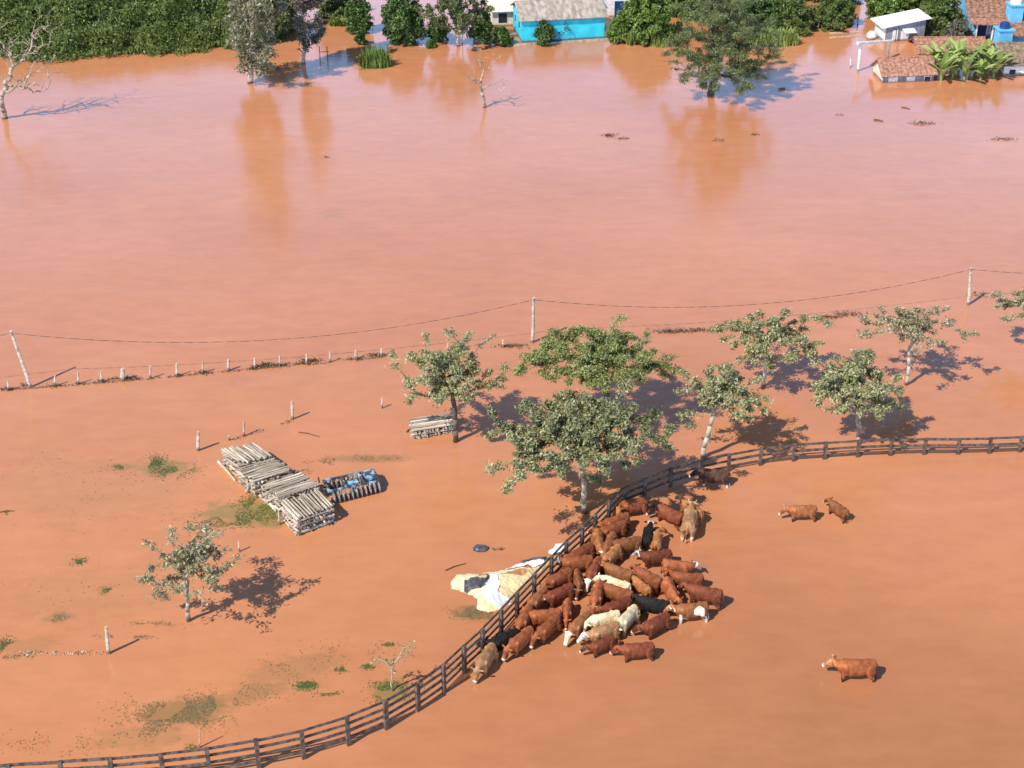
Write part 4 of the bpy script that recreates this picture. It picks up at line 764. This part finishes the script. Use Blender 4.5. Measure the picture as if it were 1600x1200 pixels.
def cow_mesh(yaw, pitch, horns, blot):
    key = (yaw, pitch, horns, blot)
    if key in cow_cache: return cow_cache[key]
    mb = MB(); Y = Vector((0, 1, 0)); Z = Vector((0, 0, 1)); X = Vector((1, 0, 0))
    T = [(-.90, 1.15, .10, .12), (-.86, 1.12, .20, .24), (-.76, 1.08, .235, .30), (-.58, 1.04, .255, .325), (-.35, .98, .275, .36), (-.05, .95, .315, .395), (.2, .95, .305, .395), (.42, .98, .255, .385), (.58, 1.02, .215, .34), (.70, 1.04, .165, .27), (.76, 1.03, .10, .17)]
    loft(mb, [(Vector((x, 0, z)), Y, Z, ry, rz) for x, z, ry, rz in T])
    mb.ell((.38, 0, 1.27), (.26, .09, .12)); mb.ell((-.1, 0, 1.31), (.65, .07, .055)); mb.ell((-.72, 0, 1.30), (.2, .09, .08))
    for s in (-1, 1):
        mb.ell((-.52, s * .16, 1.24), (.13, .07, .085)); mb.ell((-.83, s * .09, 1.22), (.07, .05, .06)); mb.ell((.42, s * .22, 1.0), (.18, .10, .28)); mb.ell((-.66, s * .2, .92), (.22, .13, .34))
        fx = .46 + s * .05
        mb.tube([(fx, s * .19, .98), (fx + .02, s * .19, .68), (fx + .01, s * .18, .42), (fx, s * .18, .14), (fx + .04, s * .18, 0)], [.13, .10, .062, .045, .065], 8)
        rx_ = -.70 - s * .06
        mb.tube([(rx_ + .05, s * .2, .98), (rx_ + .1, s * .21, .74), (rx_ - .08, s * .2, .50), (rx_ - .02, s * .19, .2), (rx_ + .03, s * .19, 0)], [.19, .14, .07, .048, .065], 8)
    # tail
    mb.tube([(-.86, 0, 1.24), (-.95, .01, 1.15), (-.97, .03, .85), (-.96, .05, .62)], [.045, .035, .025, .025], 6); mb.ell((-.96, .05, .52), (.045, .045, .13))
    # neck and head
    yw = R(yaw); pt = R(8 + pitch * .55)
    def dirv(a, p): return Vector((math.cos(p) * math.cos(a), math.cos(p) * math.sin(a), math.sin(p)))
    d1 = dirv(yw * .45, pt); d2 = dirv(yw, pt * .8); hb = Vector((.60, 0, 1.10)); p1 = hb + d1 * .19; p2 = p1 + d2 * .19
    def fr(d): s_ = Z.cross(d).normalized(); return s_, d.cross(s_)
    s1, u1 = fr(d1); s2, u2 = fr(d2)
    loft(mb, [(hb - X * .18, Y, Z, .2, .27), (hb, Y, Z, .17, .25), (p1, s1, u1, .13, .205), (p2, s2, u2, .115, .165), (p2 + d2 * .07, s2, u2, .1, .12)])
    mb.ell(p1 - u1 * .15, (.10, .04, .12))
    hd = dirv(yw * 1.05, R(-42 + pitch * .5)); sh, uh = fr(hd); h0 = p2 + u2 * .06
    loft(mb, [(h0 - hd * .05, sh, uh, .085, .08), (h0 + hd * .03, sh, uh, .145, .13), (h0 + hd * .15, sh, uh, .155, .14), (h0 + hd * .30, sh, uh, .12, .125), (h0 + hd * .43, sh, uh, .098, .10), (h0 + hd * .54, sh, uh, .102, .09), (h0 + hd * .60, sh, uh, .07, .06)])
    for s in (-1, 1):
        e0 = h0 + sh * s * .135 + uh * .03; er = sh * s * .22 - uh * .03 - hd * .03
        mb.tube([e0, e0 + er * .5, e0 + er], [.035, .065, .022], 6); mb.ell(h0 + hd * .13 + sh * s * .14 + uh * .05, (.03, .03, .03))
        if horns: mb.tube([h0 + sh * s * .07 + uh * .08, h0 + sh * s * .17 + uh * .13, h0 + sh * s * .21 + uh * .24], [.034, .026, .014], 6)
    o = mb.build('cow', M['log']); md = o.modifiers.new('r', 'REMESH'); md.mode = 'VOXEL'; md.voxel_size = .026
    sm = o.modifiers.new('s', 'SMOOTH'); sm.factor = .5; sm.iterations = 1
    bpy.context.view_layer.update(); me = bpy.data.meshes.new_from_object(o.evaluated_get(bpy.context.evaluated_depsgraph_get())); bpy.data.objects.remove(o)
    me.name = 'cow'; me.materials.clear()
    for _ in range(6): me.materials.append(K['red'])
    mi = []; hm = h0
    for p in me.polygons:
        c = p.center; r_ = c - h0; a = r_.dot(hd); v = r_.dot(uh); w_ = abs(r_.dot(sh)); k = 0
        if a > -.07 and r_.length < .62 and c.x > .5 and w_ < .175 and v < .17 and v > -.2: k = 1
        if k == 1 and a > .49: k = 2
        if r_.length < .35 and v > .02 and abs(a - .13) < .028 and w_ > .13 and v < .09: k = 3
        if horns and v > .125 and r_.length < .4 and w_ > .09 and a < .1: k = 4
        if c.z < .60 and k == 0: k = 5  # lower body darker: wet hair plus painted underside shade
        if c.z < .1: k = 3
        if blot and k == 0:
            f_ = mnoise.noise(c * 2.3 + Vector((blot * 3, 0, 0)))
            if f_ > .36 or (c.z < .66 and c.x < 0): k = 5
        mi.append(k)
    me.polygons.foreach_set('material_index', mi); me.polygons.foreach_set('use_smooth', [True] * len(mi)); me.update()
    cow_cache[key] = me; return me
# rump, withers, head points in the photo; coat, face, muzzle, lower legs; head pitch; label
cows = [
 ((998, 778), (970, 782), (965, 791), 'red', 'orange', 'muzz', None, -25, 'red brown cow with pale face stripe in tree shade against the fence'),
 ((1067, 806), (1033, 789), (1021, 795), 'dark', 'umber', 'muzz', None, -10, 'dark red cow with dark head and white poll at the top of the herd'),
 ((1096, 800), (1069, 780), (1059, 775), 'orange', 'tan', 'muzz', None, 15, 'light orange cow stretching its head over the dark red cow'),
 ((1074, 828), (1080, 797), (1081, 788), 'tan', 'tan', 'muzz', 'cream', 0, 'tan cow seen from behind at the upper right of the herd'),
 ((1008, 842), (1013, 820), (1011, 812), 'black', 'white', 'white', 'white', 0, 'black cow with white face seen from behind, top of herd'),
 ((1024, 850), (1029, 824), (1042, 826), 'orange', 'orange', 'muzz', 'cream', -5, 'small orange calf seen from behind with head turned right'),
 ((973, 804), (950, 811), (938, 819), 'red', 'red', 'muzz', None, -10, 'red cow just behind another beside the fence, second from shaded one'),
 ((971, 821), (948, 828), (939, 831), 'red', 'red', 'muzz', None, -5, 'red cow with lit flank overlapping the red one behind it'),
 ((920, 824), (922, 841), (926, 851), 'brown', 'white', 'white', None, -35, 'brown white faced cow facing the camera against the fence'),
 ((947, 828), (939, 844), (937, 855), 'brown', 'brown', 'muzz', None, -30, 'brown cow facing the camera right of a white faced one'),
 ((986, 842), (960, 846), (952, 850), 'brown', 'brown', 'muzz', None, -5, 'plain brown cow side on in the upper middle of the herd'),
 ((960, 850), (945, 864), (938, 872), 'orange', 'white', 'white', None, -15, 'light brown cow with white forehead in the upper middle'),
 ((1048, 861), (1008, 864), (995, 861), 'dark', 'white', 'white', 'cream', 0, 'dark red cow with white head looking left, upper right of herd'),
 ((1040, 875), (1075, 880), (1088, 878), 'red', 'white', 'white', None, -10, 'red cow with white head facing right at the herd edge'),
 ((1095, 899), (1059, 895), (1047, 892), 'red', 'red', 'muzz', None, -5, 'red cow below the right facing white headed one'),
 ((1129, 928), (1080, 918), (1064, 917), 'dark', 'dark', 'muzz', None, -5, 'large dark red cow farthest right in the herd'),
 ((1038, 906), (1002, 888), (991, 880), 'red', 'red', 'muzz', None, -5, 'long red cow standing diagonally in the herd centre'),
 ((984, 894), (954, 883), (943, 876), 'brown', 'brown', 'muzz', None, -5, 'brown cow directly above the cream one, facing upper left'),
 ((1013, 916), (995, 901), (986, 897), 'orange', 'red', 'muzz', None, -10, 'chestnut calf with shining rump right of the cream cow'),
 ((982, 912), (948, 900), (934, 902), 'cream', 'cream', 'cream', 'cream', 0, 'whole cream cow facing left in the herd centre'),
 ((1038, 903), (1049, 926), (1057, 938), 'red', 'red', 'muzz', None, -20, 'narrow red cow pointing down between black cow and right end'),
 ((936, 912), (931, 931), (927, 945), 'red', 'red', 'muzz', None, -35, 'glossy red cow facing the camera below the cream cow'),
 ((983, 925), (952, 915), (942, 914), 'red', 'red', 'muzz', None, 0, 'red cow just below the cream one, partly hidden'),
 ((984, 933), (948, 945), (933, 950), 'dark', 'dark', 'muzz', None, -15, 'dark red cow above the cream pair at the lower middle'),
 ((1042, 940), (1005, 932), (993, 930), 'black', 'black', 'horn', None, 0, 'black cow side on in the right half of the herd'),
 ((958, 959), (934, 964), (924, 974), 'cream', 'cream', 'white', 'cream', -30, 'cream cow with lowered head above the tan white faced one'),
 ((959, 976), (932, 985), (917, 992), 'tan', 'white', 'white', None, -20, 'tan cow with long white face at the lower herd edge'),
 ((988, 952), (974, 966), (967, 978), 'cream', 'cream', 'white', 'cream', -35, 'small cream cow coming toward the camera right of the cream pair'),
 ((1042, 958), (1012, 974), (1000, 976), 'dark', 'dark', 'muzz', None, -15, 'dark red cow above the lowest side on cow'),
 ((1021, 1005), (976, 1008), (960, 1010), 'dark', 'dark', 'muzz', None, -20, 'dark red cow side on, lowest at the right of the herd'),
 ((1100, 945), (1066, 948), (1053, 949), 'brown', 'orange', 'muzz', 'white', 0, 'brown and white blotched cow with a white hind leg'),
 ((951, 994), (934, 1000), (924, 1004), 'dark', 'umber', 'muzz', None, -10, 'dark red calf in the shadow under the tan white faced cow'),
 ((767, 1010), (753, 1030), (745, 1046), 'tan', 'tan', 'muzz', None, -35, 'tan cow with lowered head, leftmost of the herd'),
 ((788, 985), (769, 993), (756, 994), 'black', 'black', 'hoof', None, -5, 'black cow against the fence beside the leftmost tan one'),
 ((822, 981), (799, 998), (789, 1011), 'red', 'red', 'muzz', None, -30, 'red cow with pale muzzle second from the lower left end'),
 ((806, 944), (797, 960), (795, 973), 'red', 'red', 'muzz', None, -40, 'red cow facing the camera above the black one by the fence'),
 ((841, 919), (827, 934), (822, 947), 'brown', 'brown', 'muzz', None, -35, 'brown cow with pale nose tip along the fence opposite the tarp'),
 ((881, 889), (861, 898), (852, 909), 'red', 'red', 'muzz', None, -30, 'red cow near the fence opposite the long white sheet'),
 ((888, 914), (866, 923), (852, 930), 'dark', 'white', 'white', None, -20, 'dark red cow with narrow white face left of centre'),
 ((891, 893), (893, 905), (892, 914), 'brown', 'brown', 'muzz', None, -35, 'slim brown calf facing the camera among the left group'),
 ((883, 935), (881, 953), (880, 966), 'red', 'red', 'muzz', None, -40, 'narrow red cow facing the camera below the slim calf'),
 ((872, 955), (843, 957), (830, 961), 'red', 'orange', 'muzz', None, -25, 'long red cow side on behind the horned looking one at lower left'),
 ((866, 964), (848, 978), (841, 990), 'red', 'red', 'muzz', None, -30, 'red cow with lit shoulder in front of the long side on cow'),
 ((914, 960), (900, 974), (889, 988), 'brown', 'cream', 'white', None, -30, 'brown cow with cream face at the lower middle edge'),
 ((908, 851), (893, 859), (883, 863), 'dark', 'red', 'muzz', None, -10, 'dark red cow pressing against the fence beside the loose white sheet'),
 ((921, 865), (910, 884), (908, 898), 'dark', 'white', 'white', None, -35, 'dark red cow with broad white face looking at the camera'),
 ((910, 874), (897, 875), (887, 876), 'red', 'white', 'white', None, 0, 'red cow with white poll squeezed left of the broad faced one'),
 ((1135, 737), (1103, 735), (1089, 740), 'umber', 'black', 'horn', 'white', -5, 'dark brown cow at the fence bend apart from the herd'),
 ((1275, 791), (1238, 791), (1222, 794), 'brown', 'brown', 'muzz', None, -10, 'chestnut cow standing alone at right beside a calf'),
 ((1324, 795), (1302, 780), (1291, 775), 'brown', 'brown', 'muzz', None, 5, 'brown calf right of the lone chestnut cow'),
 ((1368, 1037), (1315, 1037), (1292, 1037), 'red', 'orange', 'muzz', None, -5, 'lone brown cow with horns at lower right'),
]
pos = []
for (r_, s_, h_, *_x) in cows:
    a = P(*r_, .78); b = P(*s_, .78); h = P(*h_, .62); d = b - a; L = Vector((d.x, d.y)).length; ang = math.atan2(d.y, d.x)
    hd_ = h - b; yaw = math.degrees((math.atan2(hd_.y, hd_.x) - ang + math.pi) % (2 * math.pi) - math.pi); sc = max(.87, min(1.08, L / 1.42 if L > 1 else .9)); mid = (a + b) / 2
    if 'standing alone' in _x[-1] or 'lone brown' in _x[-1]: sc = max(sc, 1.0)
    pos.append([mid.x, mid.y, ang, sc, max(-75, min(75, yaw))])
def ends_(p):
    c, s = math.cos(p[2]), math.sin(p[2]); k = p[3]; return Vector((p[0] - .55 * c * k, p[1] - .55 * s * k)), Vector((p[0] + .5 * c * k, p[1] + .5 * s * k))
for it in range(60):
    for i in range(len(pos)):
        for j in range(i + 1, len(pos)):
            if abs(pos[i][0] - pos[j][0]) > 2.5 or abs(pos[i][1] - pos[j][1]) > 2.5: continue
            ai, bi = ends_(pos[i]); aj, bj = ends_(pos[j]); best = (9, None)
            for u in range(6):
                for v in range(6):
                    pa = ai.lerp(bi, u / 5); pb = aj.lerp(bj, v / 5); dd = (pa - pb)
                    if dd.length < best[0]: best = (dd.length, dd)
            need = .225 * (pos[i][3] + pos[j][3])
            if best[0] < need:
                dv = best[1] if best[1].length > .02 else Vector((.02, .05)); mv = dv.normalized() * (need - best[0]) * .25
                pos[i][0] += mv.x; pos[i][1] += mv.y; pos[j][0] -= mv.x; pos[j][1] -= mv.y
    for p in pos:                               # stay on the pen side of the fence
        for e in ends_(p):
            for (x0, y0), (x1, y1) in zip(fence_xy, fence_xy[1:]):
                a = Vector((x0, y0)); b = Vector((x1, y1)); d = b - a; t = (e - a).dot(d) / d.length_squared
                if -.1 <= t <= 1.1:
                    n = Vector((d.y, -d.x)).normalized(); s = (e - a).dot(n)
                    if -1.2 < s < .42: p[0] += n.x * (.42 - s) * .5; p[1] += n.y * (.42 - s) * .5
for k, ((x, y, ang, sc, yaw), cw) in enumerate(zip(pos, cows)):
    _, _, _, body, face, muz, leg, pit, label = cw
    me = cow_mesh(int(round(yaw / 25)) * 25, int(round(pit / 10)) * 10, 'horns' in label or k % 9 == 3, 1 if 'blotched' in label else 0)
    small = 'calf' in label
    sc = sc * (.82 if small else 1)
    o = bpy.data.objects.new('calf' if small else 'cow', me); C.collection.objects.link(o)
    o.location = (x + .12 * math.cos(ang) * sc, y + .12 * math.sin(ang) * sc, -WD * (sc if small else 1)); o.rotation_euler = (0, 0, ang)
    w_ = sc * rng.uniform(.95, 1.08); o.scale = (sc * .93, w_, min(sc, 1.04) * rng.uniform(1.02, 1.09))
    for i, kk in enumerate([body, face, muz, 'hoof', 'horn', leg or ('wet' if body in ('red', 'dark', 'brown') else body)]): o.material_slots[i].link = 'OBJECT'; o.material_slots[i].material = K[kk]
    tag(o, label, 'calf' if small else 'cow', 'cattle in the flooded pen')
